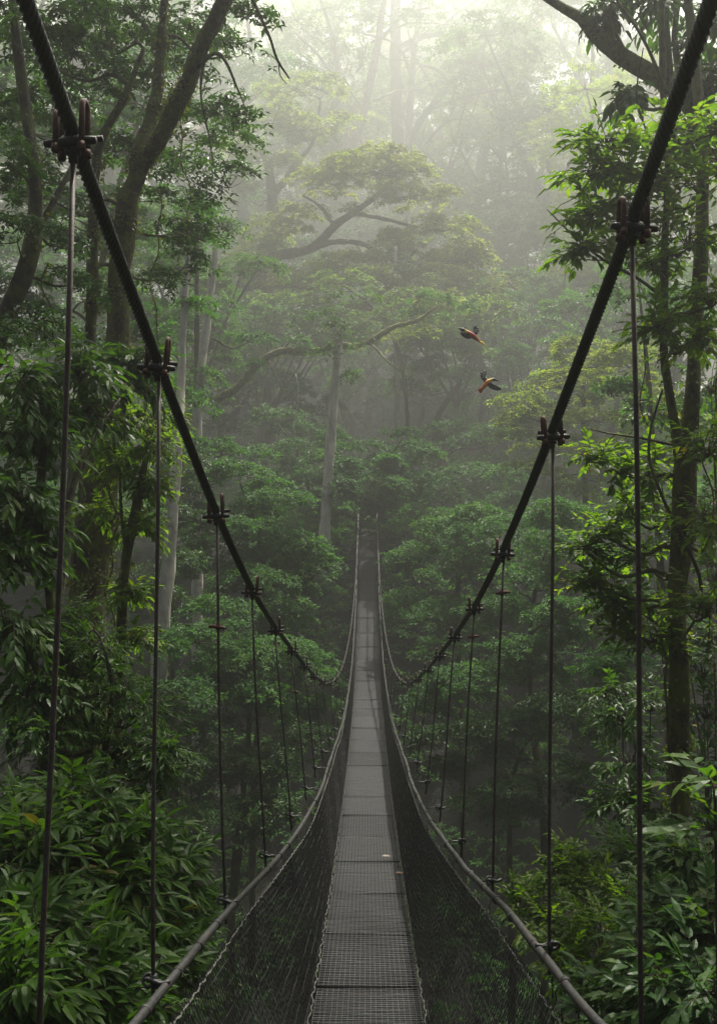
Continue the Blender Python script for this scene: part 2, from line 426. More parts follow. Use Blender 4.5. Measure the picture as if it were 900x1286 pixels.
# side nets (diamond wire netting from the handrail to the deck edge) with their head ropes
for s in (-1, 1):
    a = Acc()
    def netpt(y, t):            # t = 0 at the rail, 1 at the deck edge
        y = np.clip(y, -.6, YE); xr, zr, zd = rail_x(y), rail_z(y) - .02, deck_z(y) + .01
        x = xr*(1-t) + (W2 + .02)*t + .05*np.sin(np.pi*t)*np.exp(-((y-3)/5)**2)
        return np.stack([s*x, y + .01*np.sin(y*3+t*5), zr*(1-t) + zd*t], -1)
    for fam in (-1, 1):
        y0 = np.arange(-.5, YE, .036)
        y0 = y0 + rng.normal(0, .004, len(y0))
        K = 7; t = np.linspace(.1, 1, K)
        P = np.stack([netpt(y0 + fam*.42*tt + rng.normal(0, .004, len(y0)), np.full(len(y0), tt)) for tt in t], 1)
        sticks(a, P, .0021, 3)
    for tt in np.linspace(.18, .97, 9):
        q = np.arange(-.5, YE, .1)
        tube(a, netpt(q, np.full(len(q), tt)) + rng.normal(0, .003, (len(q), 3)), .002, sides=3, cap=False)
    nt_ = a.build('side_net', M_NET, bridge, BO)
    b = Acc(); q = np.arange(-.5, 30, .013)
    tt = .10 + .015*np.sin(q*1.9) + .04*np.exp(-((q-2.7)/1.2)**2)
    P = netpt(q, tt) + np.stack([.003*np.sin(q*60), q*0, .004*np.sin(q*47)], 1)
    tube(b, P, .0042 + .0026*np.sin(q*190 + np.sin(q*40)), sides=6, cap=False)
    o = b.build('head_rope', M_NETROPE, nt_)
    o.data.transform(__import__('mathutils').Matrix.Translation((0, 0, 2.0)))
# hangers with their clamps
def ubolt(w, h, r, y):
    a = Acc(); th = np.linspace(0, np.pi, 9); b = .019        # legs before and behind the cable, bow over its flank
    arc = np.stack([np.full(9, w), y + b*np.cos(th), h - b + b*np.sin(th)], 1)
    tube(a, np.concatenate([[[w, y + b, -.04]], arc, [[w, y - b, -.04]]]), r, sides=10)
    for sy in (-b, b):
        tube(a, [[w, y + sy, -.056], [w, y + sy, -.036]], r*1.35, sides=6)
    return a
def ring(a, c, r, rt, tilt=0., n=20):
    th = np.linspace(0, 2*np.pi, n + 1)
    P = np.stack([r*np.cos(th), r*np.sin(th)*np.cos(tilt), r*np.sin(th)*np.sin(tilt)], 1) + c
    tube(a, P, rt, sides=7, cap=False)
proto = {}
a = ubolt(.034, .088, .0078, -.012); proto['u_bolt_a'] = a
a = ubolt(-.034, .062, .0078, -.012); proto['u_bolt_b'] = a
a = Acc()
tube(a, [[-.068, -.024, -.022], [-.05, -.024, -.022], [.05, -.024, -.022], [.068, -.024, -.022]], [.009, .0115, .0115, .009], sides=10)
tube(a, [[-.05, .03, .004], [.066, .03, .004]], .0085, sides=8)
proto['cross_bar'] = a
a = Acc()
for xx in np.linspace(-.02, .02, 5):
    th = np.linspace(0, 6.28, 12)
    tube(a, np.stack([np.full(12, xx), -.004 + .024*np.cos(th), -.018 + .0145*np.sin(th)], 1), .0052, sides=6, cap=False)
box(a, [0, -.004, -.02], [.02, 0, 0], [0, .02, 0], [0, 0, .011])
proto['saddle'] = a
a = Acc(); ring(a, np.array([0, -.004, -.043]), .016, .0052)
tube(a, [[0, -.004, -.068], [0, -.004, -.035]], [.012, .0145], sides=6)
proto['eye_nut'] = a
a = Acc()
ring(a, np.array([-.018, 0, 0]), .021, .0058, 1.1)
tube(a, smooth_path([[-.03, .0, .004], [0, -.012, .006], [.025, -.012, -.004], [.06, -.006, .002]], .012), .0085, sides=8)
tube(a, [[0, 0, -.022], [0, 0, .022]], .0135, sides=6)
proto['shackle'] = a
a = Acc(); tube(a, [[-.05, -.008, 0], [-.03, -.008, .003], [.025, -.008, -.003], [.035, -.008, -.004]], [.0065, .009, .009, .0065], sides=8)
tube(a, [[0, 0, -.016], [0, 0, .016]], .0125, sides=6)
proto['toggle_pin'] = a
def proto_obj(key, name, mat):
    o = proto[key].build(name, mat); return o
PM = {'u_bolt_a': M_RUST, 'u_bolt_b': M_RUST, 'cross_bar': M_BLACK, 'saddle': M_ZINC, 'eye_nut': M_BLACK, 'shackle': M_ROPE, 'toggle_pin': M_RUST}
PN = {'u_bolt_a': 'u_bolt', 'u_bolt_b': 'u_bolt'}
PD = {}
for k in proto:
    o = proto_obj(k, PN.get(k, k), PM[k]); PD[k] = o.data; bpy.data.objects.remove(o)
def sub(key, parent, loc, rot=(0, 0, 0), sc=1.):
    o = bpy.data.objects.new(PN.get(key, key), PD[key]); COL.objects.link(o); o.parent = parent
    o.location = loc; o.rotation_euler = rot; o.scale = (sc,)*3
    return o
HY_L = [2.26, 3.19, 4.46, 5.87, 7.33, 8.68] + list(np.arange(10.0, 32.5, 1.32))
HY_R = [2.54, 3.67, 5.03, 6.37, 7.7, 9.05] + list(np.arange(10.4, 32.5, 1.32))
for s, H in ((-1, HY_L), (1, HY_R)):
    for i, y in enumerate(H):
        xm, zm = main_x(y)[0], main_z(y)[0]; xr, zr = rail_x(y)[0], rail_z(y)[0]
        xb = max(xr + .045, .5*xr + .5*xm)
        if s < 0 and i == 0: xb = .855
        top = np.array([s*xm, y - .004, zm - .055]); bot = np.array([s*xb, y, zr - .02])
        a = Acc(); t = np.linspace(0, 1, 6)[:, None]
        P = top*(1-t) + (bot + [0, 0, -.08])*t + np.stack([.006*np.sin(t[:, 0]*5 + i), 0*t[:, 0], 0*t[:, 0]], 1)
        tube(a, P, .0074, sides=10, rough=.06)
        h = a.build('hanger', M_ROD, bridge, BO)
        lo = lambda p: tuple(np.asarray(p) - np.array(BO))
        slope = math.atan2(main_z(y+.05)[0] - main_z(y-.05)[0], .1)
        c = lo([s*xm, y, zm])
        jr = (0, .06*math.sin(i*3.1 + s), .08*math.sin(i*1.7 + s))
        if i < 8:
            sub('u_bolt_a', h, c, (slope*.35, jr[1], jr[2])); sub('u_bolt_b', h, c, (slope*.35, jr[1], jr[2]))
            sub('cross_bar', h, c, jr); sub('saddle', h, c, jr); sub('eye_nut', h, c)
        else:
            sub('u_bolt_a', h, c, (slope*.35, 0, 0)); sub('u_bolt_b', h, c, (slope*.35, 0, 0)); sub('cross_bar', h, c)
        sub('shackle', h, lo(bot + [0, 0, .04]), (0, .05, 0 if s < 0 else 3.14 if i % 2 else .4))
        if (s, i) in ((-1, 2), (1, 2), (1, 3), (-1, 5)):
            f = .27 if s < 0 else .1
            sub('toggle_pin', h, lo(top*(1-f) + bot*f), (0, .05, 0 if s < 0 else 3.1))
        # short link that ties the hanger to the handrail
        if i < 12:
            k = Acc(); p0, p1 = bot + [0, 0, .04], np.array([s*xr, y + .012, zr])
            tube(k, smooth_path([p0, (p0+p1)/2 + [0, -.01, .012], p1], .015), .0042, sides=6)
            o = k.build('link_wire', M_ROPE, h); o.data.transform(__import__('mathutils').Matrix.Translation((0, 0, 2.0)))
# timber end frame on the far bank
a = Acc()
for s in (-1, 1):
    box(a, [s*.44, YE + .12, -.72], [.045, 0, 0], [0, .05, 0], [0, 0, .72])
box(a, [0, YE + .14, -1.12], [.6, 0, 0], [0, .12, 0], [0, 0, .06])
a.build('end_frame', BK['dark'], bridge, BO)
a = Acc()
for s in (-1, 1):
    box(a, [s*.79, -.68, .2], [.09, 0, 0], [0, .09, 0], [0, 0, 2.5])
box(a, [0, -.9, -1.98], [.95, 0, 0], [0, .12, 0], [0, 0, .1])
a.build('end_frame', BK['dark'], bridge, BO)

# two dead leaves lying on the deck
for (px, py, lab) in ((487, 1071, 'pale curled dead leaf on the middle of the bridge deck'), (504, 1101, 'brown dead leaf at the right edge of the bridge deck')):
    y = 9.8 if py < 1090 else 9.1
    p = np.array([(px - CX)/F*y, y, deck_z(y)[0] + .022])
    a = Acc(); put_leaves(a, LEAF_BIG, p[None] + [[-.07, 0, 0]], np.array([[1., .2, .0]]), np.array([[0, -.2, 1.]]), .13 if py < 1090 else .12, .04, .5)
    o = a.build('fallen_leaf', plain_mat('dead_leaf', (.17, .13, .075) if py < 1090 else (.16, .09, .04)), None, tuple(p))
    tag(o, lab, 'leaf')
# ================================================================== ground
GY = np.array([(-14,-1.7),(-1.2,-2.0),(1,-3.6),(4,-9.5),(9,-14),(18,-15),(27,-11.5),(32,-6.5),(36,-1.35),(40,-.3),(55,3.5),(80,11),(110,20),(170,38)])
GY = np.array([(far(a_), b_*far(a_)/a_ if a_ > 36 else b_) for a_, b_ in GY])
def ground_z(x, y):
    x = np.asarray(x, float); y = np.asarray(y, float)
    z = np.interp(y, GY[:, 0], GY[:, 1])
    bank = sstep(1.6, 4.0, np.abs(x)) * (1 - sstep(9, 17, y))
    z = z*(1 - bank) + bank*(-3.3 - .13*np.maximum(y, 0))
    side = sstep(9, 26, np.abs(x)) * (1 - sstep(30, 60, y)) * (8 - z)
    z = z + side*.75
    return z + .22*wobble(x, y, .8)*sstep(.9, 3, np.abs(x) + np.maximum(0, y - 37) + np.maximum(0, 20 - abs(y - 16))*.2)
gx = np.concatenate([np.arange(-220, -20, 5.), np.arange(-20, 20, .5), np.arange(20, 221, 5.)])
gy = np.concatenate([np.arange(-14, 42, .5), np.arange(42, 470, 4.)])
X, Y = np.meshgrid(gx, gy); Z = ground_z(X, Y)
a = Acc(); nx, ny = len(gx), len(gy)
i = np.arange(ny - 1)[:, None]*nx; j = np.arange(nx - 1)[None]
a.add(np.stack([X, Y, Z], -1).reshape(-1, 3), np.stack([i+j, i+j+1, i+nx+j+1, i+nx+j], -1).reshape(-1, 4))
m, nt, out = mat_new('forest_soil'); L = nt.links
tc = N(nt, 'ShaderNodeTexCoord'); n1 = N(nt, 'ShaderNodeTexNoise', Scale=2.2, Detail=9., Roughness=.7); L.new(tc.outputs['Object'], n1.inputs['Vector'])
rp = ramp(nt, [(.3, (.004, .0045, .003)), (.55, (.009, .0095, .006)), (.75, (.010, .017, .006))]); L.new(n1.outputs[0], rp.inputs[0])
p = N(nt, 'ShaderNodeBsdfPrincipled', Roughness=.95); L.new(rp.outputs[0], p.inputs['Base Color'])
b = N(nt, 'ShaderNodeBump', Strength=.8, Distance=.2); L.new(n1.outputs[0], b.inputs['Height']); L.new(b.outputs[0], p.inputs['Normal'])
L.new(p.outputs[0], out.inputs[0])
g = a.build('forest_floor', m); g['kind'] = 'structure'

# undergrowth over the slopes: uncountable
def scatter_undergrowth(n, xr, yr, cond, ros, Rs, L_, W_, acc):
    x = rng.uniform(*xr, n); y = rng.uniform(*yr, n); k = cond(x, y); x, y = x[k], y[k]
    h = rng.uniform(.1, 1.1, len(x))**1.3
    C = np.stack([x, y, ground_z(x, y) + h], 1)
    sprays(acc, C, nz(UP + rng.normal(0, .22, (len(x), 3))), rng.uniform(.6, 1.2, len(x))*Rs, ros, 6, L_, W_, .4)
a = Acc()
scatter_undergrowth(3200, (-22, 22), (8, 36), lambda x, y: (np.abs(x) > 3.2) | (y > 20), 9, .6, .2, .08, a)
scatter_undergrowth(1400, (-30, 30), (37, 62), lambda x, y: (np.abs(x) > .9) | (y > 38.5), 8, 1.2, .4, .17, a)
scatter_undergrowth(2600, (-80, 80), (60, 170), lambda x, y: y > 0, 7, 2.2, .7, .32, a)
scatter_undergrowth(420, (-9, 9), (1.0, 10), lambda x, y: np.abs(x) > 2.2 - .05*y, 5, .3, .13, .05, a)
scatter_undergrowth(800, (-5, 5), (32, 42), lambda x, y: np.abs(x) > .75, 9, .5, .2, .08, a)
u = a.build('undergrowth', LM['mid'], smooth=False); u['kind'] = 'stuff'
tag(u, 'low leafy undergrowth covering the dark forest floor', 'undergrowth')
# ================================================================== trees and shrubs
def W(l):
    return [np.append(at(p[0], p[1], far(p[2])), p[3]*far_ratio(far(p[2]))) for p in l]

class St: pass
def style(kind, L, Wd, **k):
    s = St(); s.kind, s.L, s.W = kind, L, Wd
    s.Rs = k.get('Rs', .4); s.ros = k.get('ros', 12); s.k = k.get('k', 6); s.dens = k.get('dens', 2.6); s.droop = k.get('droop', .3)
    s.ln = k.get('ln', .35); s.K = k.get('K', 9); s.per = k.get('per', 26); s.up = k.get('up', .1); s.sag = k.get('sag', .25); s.ang = k.get('ang', 55)
    s.ld = k.get('ld', .3); s.rt = k.get('rt', .004); s.lean = k.get('lean', .3); s.tmpl = k.get('tmpl', LEAF_BIG if kind == 'twig' else LEAF_SMALL)
    return s

NLEAF = 0
def fill_pads(pads, st, lf, tw):
    """pads: (centre xyz, rx, flatness, tone)"""
    for c, rx, fl, tone in pads:
        c = np.asarray(c, float)
        if st.kind == 'spray':
            M = max(5, int(st.dens*(rx/st.Rs)**2))
            u, d = dome(M, -.35)
            C = c + u*np.array([rx, rx, rx*fl])
            Nn = nz(d*.5 + UP*1.0 + np.array([0, -st.lean, 0]) + rng.normal(0, .12, (M, 3)))
            hub = c - UP*rx*fl*.4
            tn = np.clip(tone + rng.normal(0, .22, M), 0, 1)
            sprays(lf, C, Nn, rng.uniform(.65, 1.25, M)*st.Rs, st.ros, st.k, st.L, st.W, st.droop, st.tmpl, tn)
            t = np.linspace(0, 1, 5)[None, :, None]
            P = hub + (C - UP*.04 - hub)[:, None]*t + UP*(-(rx*.12)*np.sin(t*np.pi))
            sticks(tw, P, np.array([1., .8, .6, .45, .25])*max(.006, rx*.011))
        else:
            M = st.per
            u, d = dome(M, -.7)
            C = c + u*.72*np.array([rx, rx, rx*fl])
            D = nz(d*np.array([1, 1, .6]) + UP*st.up + rng.normal(0, .25, (M, 3)))
            tn = np.clip(tone + rng.normal(0, .2, M), 0, 1)
            twig_leaves(lf, tw, C - D*st.ln*.25, D, st.ln*rng.uniform(.7, 1.25, M), st.K, st.L, st.W, st.ang, st.ld, st.sag, st.tmpl, tn, st.rt)
            hub = c - UP*rx*fl*.5
            t = np.linspace(0, 1, 4)[None, :, None]
            P = hub + (C - D*st.ln*.25 - hub)[:, None]*t
            sticks(tw, P, np.array([1., .8, .7, .6])*st.rt*1.6)

def grow(name, label, cat, limbs, pads, st, bark, leaf, group=None, ivy=None, ground=True, step=None, sides=10, conn=1.0, crown='crown', stem='trunk', rough=.2):
    """one plant: limbs = lists of (x,y,z,r); pads = (centre, rx, flat, tone)"""
    global NLEAF
    limbs = [np.asarray(l, float) for l in limbs]
    f_ = far_ratio(float(np.mean([p[0][1] for p in pads]))) if ground and pads else 1.
    if f_ > 1.01:
        s2 = St(); s2.__dict__.update(st.__dict__); st = s2
        st.L *= f_; st.W *= f_; st.Rs *= f_
    if ground:
        b = limbs[0][0].copy(); gz = float(ground_z(b[0], b[1])) - .25
        if b[2] > gz + .1:
            l0 = limbs[0]
            lo = b.copy(); lo[2] = gz; lo[3] = b[3]*1.35; lo[0] += (b[0] - l0[1][0])*.3
            ex = [lo] + ([np.array([(b[0]+lo[0])/2, b[1], gz + .35*(b[2]-gz), b[3]*1.08])] if b[2]-gz > 1 else [])
            limbs[0] = np.concatenate([ex, l0])
    base = limbs[0][0][:3].copy()
    root = thing(name, label, cat, tuple(base), group)
    tk, tw, lf = Acc(), Acc(), Acc()
    S = []
    for l in limbs:
        ln_ = np.linalg.norm(np.diff(l[:, :3], axis=0), axis=1).sum()
        stp = step or max(.06, ln_/60)
        Q = smooth_path(l, stp); n = len(Q)
        r = np.maximum(Q[:, 3], .003)
        w = np.cumsum(rng.normal(0, 1, (n, 3)), 0); w -= np.linspace(0, 1, n)[:, None]*w[-1]
        Q[:, :3] += w*(r[:, None]*.05)
        tube(tk, Q[:, :3], r, sides=sides if r.max() > .04 else 6, rough=rough)
        S.append(Q)
    S = np.concatenate(S)
    for c, rx, fl, tone in pads:
        hub = np.asarray(c) - UP*rx*fl*.4
        dv = hub - S[:, :3]; dist = np.linalg.norm(dv, axis=1)
        cost = dist + 1.2*np.maximum(0, -dv[:, 2]) + .4*np.maximum(0, .05 - S[:, 3])
        i = int(np.argmin(cost)); p0 = S[i, :3]; dd = dist[i]
        if dd < .05: continue
        r0 = min(S[i, 3]*.75, (.012 + .016*dd)*conn); r1 = max(.004, r0*.3)
        mid = p0 + (hub - p0)*.5 + np.array([rng.normal(0, .07)*dd, rng.normal(0, .07)*dd, (-.06 + rng.normal(0, .04))*dd])
        q1 = p0 + (hub-p0)*.22 + UP*.05*dd
        Q = smooth_path([np.append(p0, r0), np.append(q1, r0*.8), np.append(mid, (r0+r1)/2), np.append(hub, r1)], max(.05, dd/14))
        tube(tk, Q[:, :3], np.maximum(Q[:, 3], .003), sides=7, rough=.08)
        if st.kind == 'spray':
            S = np.concatenate([S, Q[2:]])
    fill_pads(pads, st, lf, tw)
    NLEAF += lf.n
    tk.V += tw.V; tk.A += tw.A; tk.Q += [q + tk.n for q in tw.Q]; tk.T += [q + tk.n for q in tw.T]; tk.n += tw.n
    tk.build(stem, bark, root, base)
    if lf.n:
        c_ = lf.build(crown, leaf, root, base, smooth=False)
    if ivy:
        iv = Acc()
        for li, n, L_, t0, t1 in ivy:
            Q = smooth_path(limbs[li], .05)
            k = (rng.uniform(t0, t1, n)*(len(Q)-1)).astype(int)
            k = np.clip(k + (6*np.sin(k*.35)).astype(int), 0, len(Q)-1)
            th = rng.random(n)*6.283
            o_ = np.stack([np.cos(th), np.sin(th), rng.normal(0, .2, n)], 1)
            P = Q[k, :3] + o_*(Q[k, 3]*rng.uniform(.95, 1.35, n))[:, None] + rng.normal(0, .015, (n, 3))
            D = nz(o_*.6 - UP*.7 + rng.normal(0, .5, (n, 3)))
            put_leaves(iv, LEAF_SMALL, P, D, nz(o_ + UP*.5 + rng.normal(0, .3, (n, 3))), L_*rng.uniform(.6, 1.3, n), L_*.6*rng.uniform(.7, 1.2, n), rng.random(n))
        iv.build('ivy', LM['ivy'], root, base, smooth=False)
    return root

def px_pads(l, fl=.6, tone=.5):
    o = []
    for p in l:
        rx = p[3]/F*far(p[2])
        o.append((at(p[0], p[1], far(p[2])), rx, p[4] if len(p) > 4 else fl, p[5] if len(p) > 5 else tone))
    return o

# ---------------------------------------------------------------- near left
S_A = style('spray', .115, .045, Rs=.3, ros=11, k=6, dens=2.8, droop=.45)
grow('rainforest_tree', 'tall mossy dark-trunked tree forking above the left cable clamp', 'tree',
     [W([(108,860,11,.27),(113,780,11,.25),(118,700,11,.24),(125,600,11,.23),(135,500,11,.19),(146,420,11,.15),(150,330,11,.14),(158,270,11,.125),(163,238,11,.12)]),
      W([(163,242,11,.115),(178,203,11,.11),(205,163,10.8,.10),(230,110,10.6,.095),(247,66,10.5,.10),(270,20,10.3,.10),(287,-20,10.2,.095),(300,-90,10,.1)]),
      W([(162,250,11,.09),(174,190,11,.085),(190,150,11.2,.075),(199,110,11.3,.07),(203,60,11.4,.06),(207,-20,11.4,.05)]),
      W([(96,860,11.4,.15),(100,740,11.3,.12),(112,560,11.3,.085),(114,430,11.3,.075),(119,300,11.3,.066),(121,225,11.3,.06),(132,165,11.3,.05),(155,125,11.3,.045),(180,60,11.5,.03)]),
      W([(300,-40,10,.03),(322,10,10,.022),(338,45,10,.018),(350,78,10,.014),(363,98,10,.008)]),
      W([(350,78,10,.008),(352,95,10,.007),(360,105,10,.004)]),
      W([(258,60,10.5,.03),(252,120,10.4,.014),(262,170,10.4,.010),(268,210,10.4,.006)]),
      W([(240,90,10.6,.03),(275,66,10.2,.022),(298,110,10.1,.012),(310,140,10,.006)])],
     px_pads([(55,60,11.5,62),(140,40,12.5,55),(215,40,13,50),(290,60,12,38),(40,150,11,58),(112,110,12.5,50),(215,150,13.5,38),(268,165,13,48),(285,225,13.5,38),(60,235,10.5,48),
              (215,285,13,42),(160,90,13,42),(310,15,11,26),(255,290,14,40),(150,180,13,32),(90,10,11,55),(195,345,12.5,26),(30,80,10.5,45),(300,130,12,30),(260,100,13,35),(180,20,12,45),(90,80,12.5,55),(20,30,11,50),(170,60,13.5,50),(250,30,13.5,42),(110,190,13.5,42),(30,210,11.5,45),(190,240,14,42),(240,240,14,45),(230,200,14.5,40),(100,30,13.5,60),(290,180,14.5,40),(225,330,14,36),(85,260,12.5,36),(130,5,12,50),(60,130,13,60)], .7, .4) + [(np.array(c_), r_, .5, .4) for c_, r_ in (((-3.2,11,8.6),1.3),((-1.2,10.5,9.6),1.2),((-2.2,13.5,11),1.4),((.6,12,11),1.2),((.1,9.6,8.6),1.1),((-1.1,8.6,8.6),1.1),((-2.3,8.6,8.2),1.0),((1.1,10.6,9.4),1.0))],  # last list: unseen canopy added above the frame to shade bush and deck
     S_A, BK['warm'], LM['dark'], ivy=[(0,2600,.06,.1,1.),(1,900,.055,0,.6),(2,900,.06,.1,1.),(3,1100,.06,.1,.9)])
grow('leaning_tree', 'leaning dark tree at the upper left edge whose trunk bends into the frame', 'tree',
     [W([(-60,1000,9,.15),(-40,650,9,.13),(-8,430,9,.10),(22,365,9,.09),(38,310,9,.082),(45,250,9,.072),(35,160,9,.06),(20,60,9,.05),(10,-40,9,.04)]),
      W([(40,300,9,.04),(75,235,9.2,.03),(100,190,9.4,.02)])],
     px_pads([(20,290,8.6,45),(45,400,8.8,42),(5,190,8.6,45),(85,350,9.4,30),(15,10,8.6,45),(5,420,8,36),(70,300,9.5,30)], .7, .4),
     style('spray', .10, .035, Rs=.25, ros=11, k=6, dens=2.8, droop=.5), BK['dark'], LM['dark'], ivy=[(0,300,.05,.3,.9)])
grow('broadleaf_tree', 'dark broadleaf sapling crowding the left edge with drooping glossy leaves', 'tree',
     [W([(55,1000,7,.05),(70,860,7,.045),(62,740,7,.04),(50,620,7,.035),(60,500,7.2,.02)]),
      W([(66,700,7,.03),(110,560,7.5,.022),(150,500,8,.012)])],
     px_pads([(28,480,7,42),(100,462,7.6,40),(150,470,8.4,34),(33,545,7,42),(105,515,7.8,26),(15,620,6.6,48),(38,650,7,26),(16,700,6.5,40),(12,790,6.3,48),(55,805,6.8,34),(35,870,6.3,48),(98,850,7,36),(175,452,8.6,22)], .8, .4),
     style('twig', .135, .048, ln=.36, K=9, per=44, up=-.05, sag=.35, ld=.5), BK['dark'], LM['broad'])
grow('slender_tree', 'slender mossy tree with small sunlit leaves right of the big left trunk', 'tree',
     [W([(148,930,9,.05),(150,820,9,.05),(152,760,9,.05),(158,700,9,.055),(170,640,9,.05),(178,600,9,.035),(186,560,9,.02)]),
      W([(158,700,9,.02),(151,640,9,.018),(150,590,9,.012)])],
     px_pads([(165,525,9,30),(192,560,9,30),(160,585,9.3,26),(188,610,9,22),(142,560,9.3,26),(200,520,9.4,24),(176,660,9,18),(165,745,9,16),(170,800,9,22),(128,640,9.6,14)], .8, .6),
     style('twig', .10, .036, ln=.27, K=10, per=36, up=0, sag=.3, ld=.45), BK['warm'], LM['lime'], ivy=[(0,500,.06,.05,.9)])
grow('fine_leaved_shrub', 'dense fine-leaved shrub above the big-leaved bush at left', 'shrub',
     [W([(130,1090,6.4,.03),(130,960,6.4,.025),(140,860,6.5,.018),(125,800,6.5,.01)])],
     px_pads([(118,815,6.6,38),(150,865,6.5,44),(105,880,6.4,46),(115,945,6.2,52),(170,935,6.4,40),(60,925,6.1,46),(195,965,6.3,24),(140,990,6,45),(60,1000,5.8,45),(95,775,6.9,24),(180,890,6.6,24),(210,940,6.2,12)], .85, .45),
     style('twig', .068, .022, ln=.26, K=12, per=44, up=.1, sag=.3, ld=.35, rt=.002), BK['twig'], LM['broad'])
S_BR = style('twig', .138, .042, ln=.32, K=10, per=34, up=.35, sag=.2, ld=.42, ang=62, rt=.005)
for lab, stem_, pads_ in (
   ('broad-leaved bush with pale green upper leaves at lower left beside the handrail', (120,1330,4.7), [(105,1040,5,58),(160,1065,5.1,48),(60,1090,4.7,55),(130,1120,4.7,60),(190,1110,5.2,42),(215,1150,5.3,28),(170,1180,4.8,52),(95,1010,5.2,36),(200,1090,5.3,30)]),
   ('long-leaved bush in the bottom left corner of the picture', (40,1360,4), [(20,1080,4.5,48),(40,1180,4,62),(10,1250,3.7,58),(75,1240,4,60),(30,1040,4.8,36)]),
   ('shaded low bush under the left handrail near the camera', (170,1400,4.3), [(135,1230,4.3,56),(190,1240,4.6,44),(150,1280,4.1,52),(215,1215,4.9,22),(100,1290,3.9,48)])):
    b_ = at(*stem_); gz = float(ground_z(b_[0], b_[1]))
    p0 = np.array([b_[0], b_[1], min(gz, b_[2]), .02])
    stems = []
    for j, p in enumerate(pads_[:6]):
        c = at(*p[:3]); stems.append([p0 + [rng.normal(0, .06), rng.normal(0, .06), 0, 0], np.append((p0[:3]*.45 + c*.55) + [0, 0, .05], .014), np.append(c, .006)])
    grow('broad_leaved_bush', lab, 'bush', stems, px_pads(pads_, .8, .5), S_BR, BK['twig'], LM['broad'], crown='leaves', stem='stems')

# ---------------------------------------------------------------- near right
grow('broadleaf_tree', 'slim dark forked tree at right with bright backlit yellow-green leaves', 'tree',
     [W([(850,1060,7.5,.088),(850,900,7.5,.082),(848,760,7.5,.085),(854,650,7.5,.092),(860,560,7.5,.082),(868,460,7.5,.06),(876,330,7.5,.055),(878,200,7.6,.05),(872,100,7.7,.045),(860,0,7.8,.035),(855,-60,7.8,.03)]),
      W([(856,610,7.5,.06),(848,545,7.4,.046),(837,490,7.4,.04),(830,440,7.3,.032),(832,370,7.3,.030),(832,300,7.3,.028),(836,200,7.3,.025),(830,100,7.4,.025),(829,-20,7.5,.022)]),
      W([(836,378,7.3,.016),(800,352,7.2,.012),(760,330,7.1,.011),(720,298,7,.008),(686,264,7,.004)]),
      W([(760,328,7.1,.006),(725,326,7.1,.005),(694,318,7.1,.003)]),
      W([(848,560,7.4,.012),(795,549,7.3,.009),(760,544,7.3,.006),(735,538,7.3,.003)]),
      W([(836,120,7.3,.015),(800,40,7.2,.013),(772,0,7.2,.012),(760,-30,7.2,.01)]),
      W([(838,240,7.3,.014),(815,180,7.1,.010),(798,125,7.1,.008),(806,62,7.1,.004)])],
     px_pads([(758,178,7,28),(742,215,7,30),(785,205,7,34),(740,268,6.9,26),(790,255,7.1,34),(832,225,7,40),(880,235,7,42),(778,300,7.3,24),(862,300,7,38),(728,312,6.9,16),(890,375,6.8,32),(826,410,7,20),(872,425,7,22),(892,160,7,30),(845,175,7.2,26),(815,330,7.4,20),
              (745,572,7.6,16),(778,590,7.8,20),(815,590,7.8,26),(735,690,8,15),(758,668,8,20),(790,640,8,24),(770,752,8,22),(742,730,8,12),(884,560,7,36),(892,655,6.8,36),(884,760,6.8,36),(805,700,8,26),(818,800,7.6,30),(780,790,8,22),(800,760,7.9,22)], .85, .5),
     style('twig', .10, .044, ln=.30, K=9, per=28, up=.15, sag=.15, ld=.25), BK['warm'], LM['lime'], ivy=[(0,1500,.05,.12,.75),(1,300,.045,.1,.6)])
grow('mossy_tree', 'mossy brown tree whose thick bough arches across the top right corner', 'tree',
     [W([(975,900,9,.2),(965,520,9,.17),(925,260,9,.125),(890,170,9,.108),(862,132,9,.096),(835,108,9,.088),(800,86,9,.08),(765,62,9,.076),(743,42,9,.078),(728,25,9,.056),(700,8,9,.046),(670,-15,9,.05)]),
      W([(838,112,9,.05),(836,50,9,.035),(830,-20,9,.03)]), W([(858,128,9,.06),(846,60,9.1,.035),(850,-10,9.2,.03)]),
      W([(745,45,9,.03),(741,28,9,.022),(743,10,9,.01)]), W([(790,80,9,.02),(770,40,8.9,.02),(757,5,8.9,.02),(750,-30,8.9,.018)])],
     px_pads([(772,2,9,22),(830,8,9,24),(785,118,8.6,11),(880,55,9,36),(862,100,8.8,22),(892,95,8.6,28),(895,20,9,30),(800,-10,9,30),(756,12,8.9,10),(860,160,8.7,18)], .8, .35) + [(np.array(c_), r_, .5, .4) for c_, r_ in (((1.9,11.6,8.4),1.2),((2.4,14.8,10.2),1.3),((1.2,9.2,7.6),.9))],  # last list: unseen crown pads added overhead to keep sun off the deck
     style('twig', .13, .056, ln=.26, K=8, per=22, up=-.2, sag=.35, ld=.6), BK['moss'], LM['dark'], ivy=[(0,900,.05,.35,.95)])
p_ = Acc(); Q = smooth_path(W([(830,490,7.3,.010),(815,540,7.25,.011),(813,573,7.2,.012),(826,615,7.15,.012),(842,650,7.2,.014),(862,690,7.2,.014),(877,730,7.25,.016),(874,770,7.2,.014),(856,800,7.2,.012),(838,825,7.3,.011),(836,900,7.3,.010),(846,1010,7.35,.011),(848,1050,7.4,.01)]), .04)
tube(p_, Q[:, :3], Q[:, 3], sides=7, rough=.1)
o = p_.build('liana', BK['dark'], None, tuple(Q[-1, :3])); tag(o, 'thin dark liana looping beside the slim right trunk', 'vine')
S_SM = style('twig', .066, .026, ln=.22, K=11, per=40, up=.3, sag=.2, ld=.35, rt=.002)
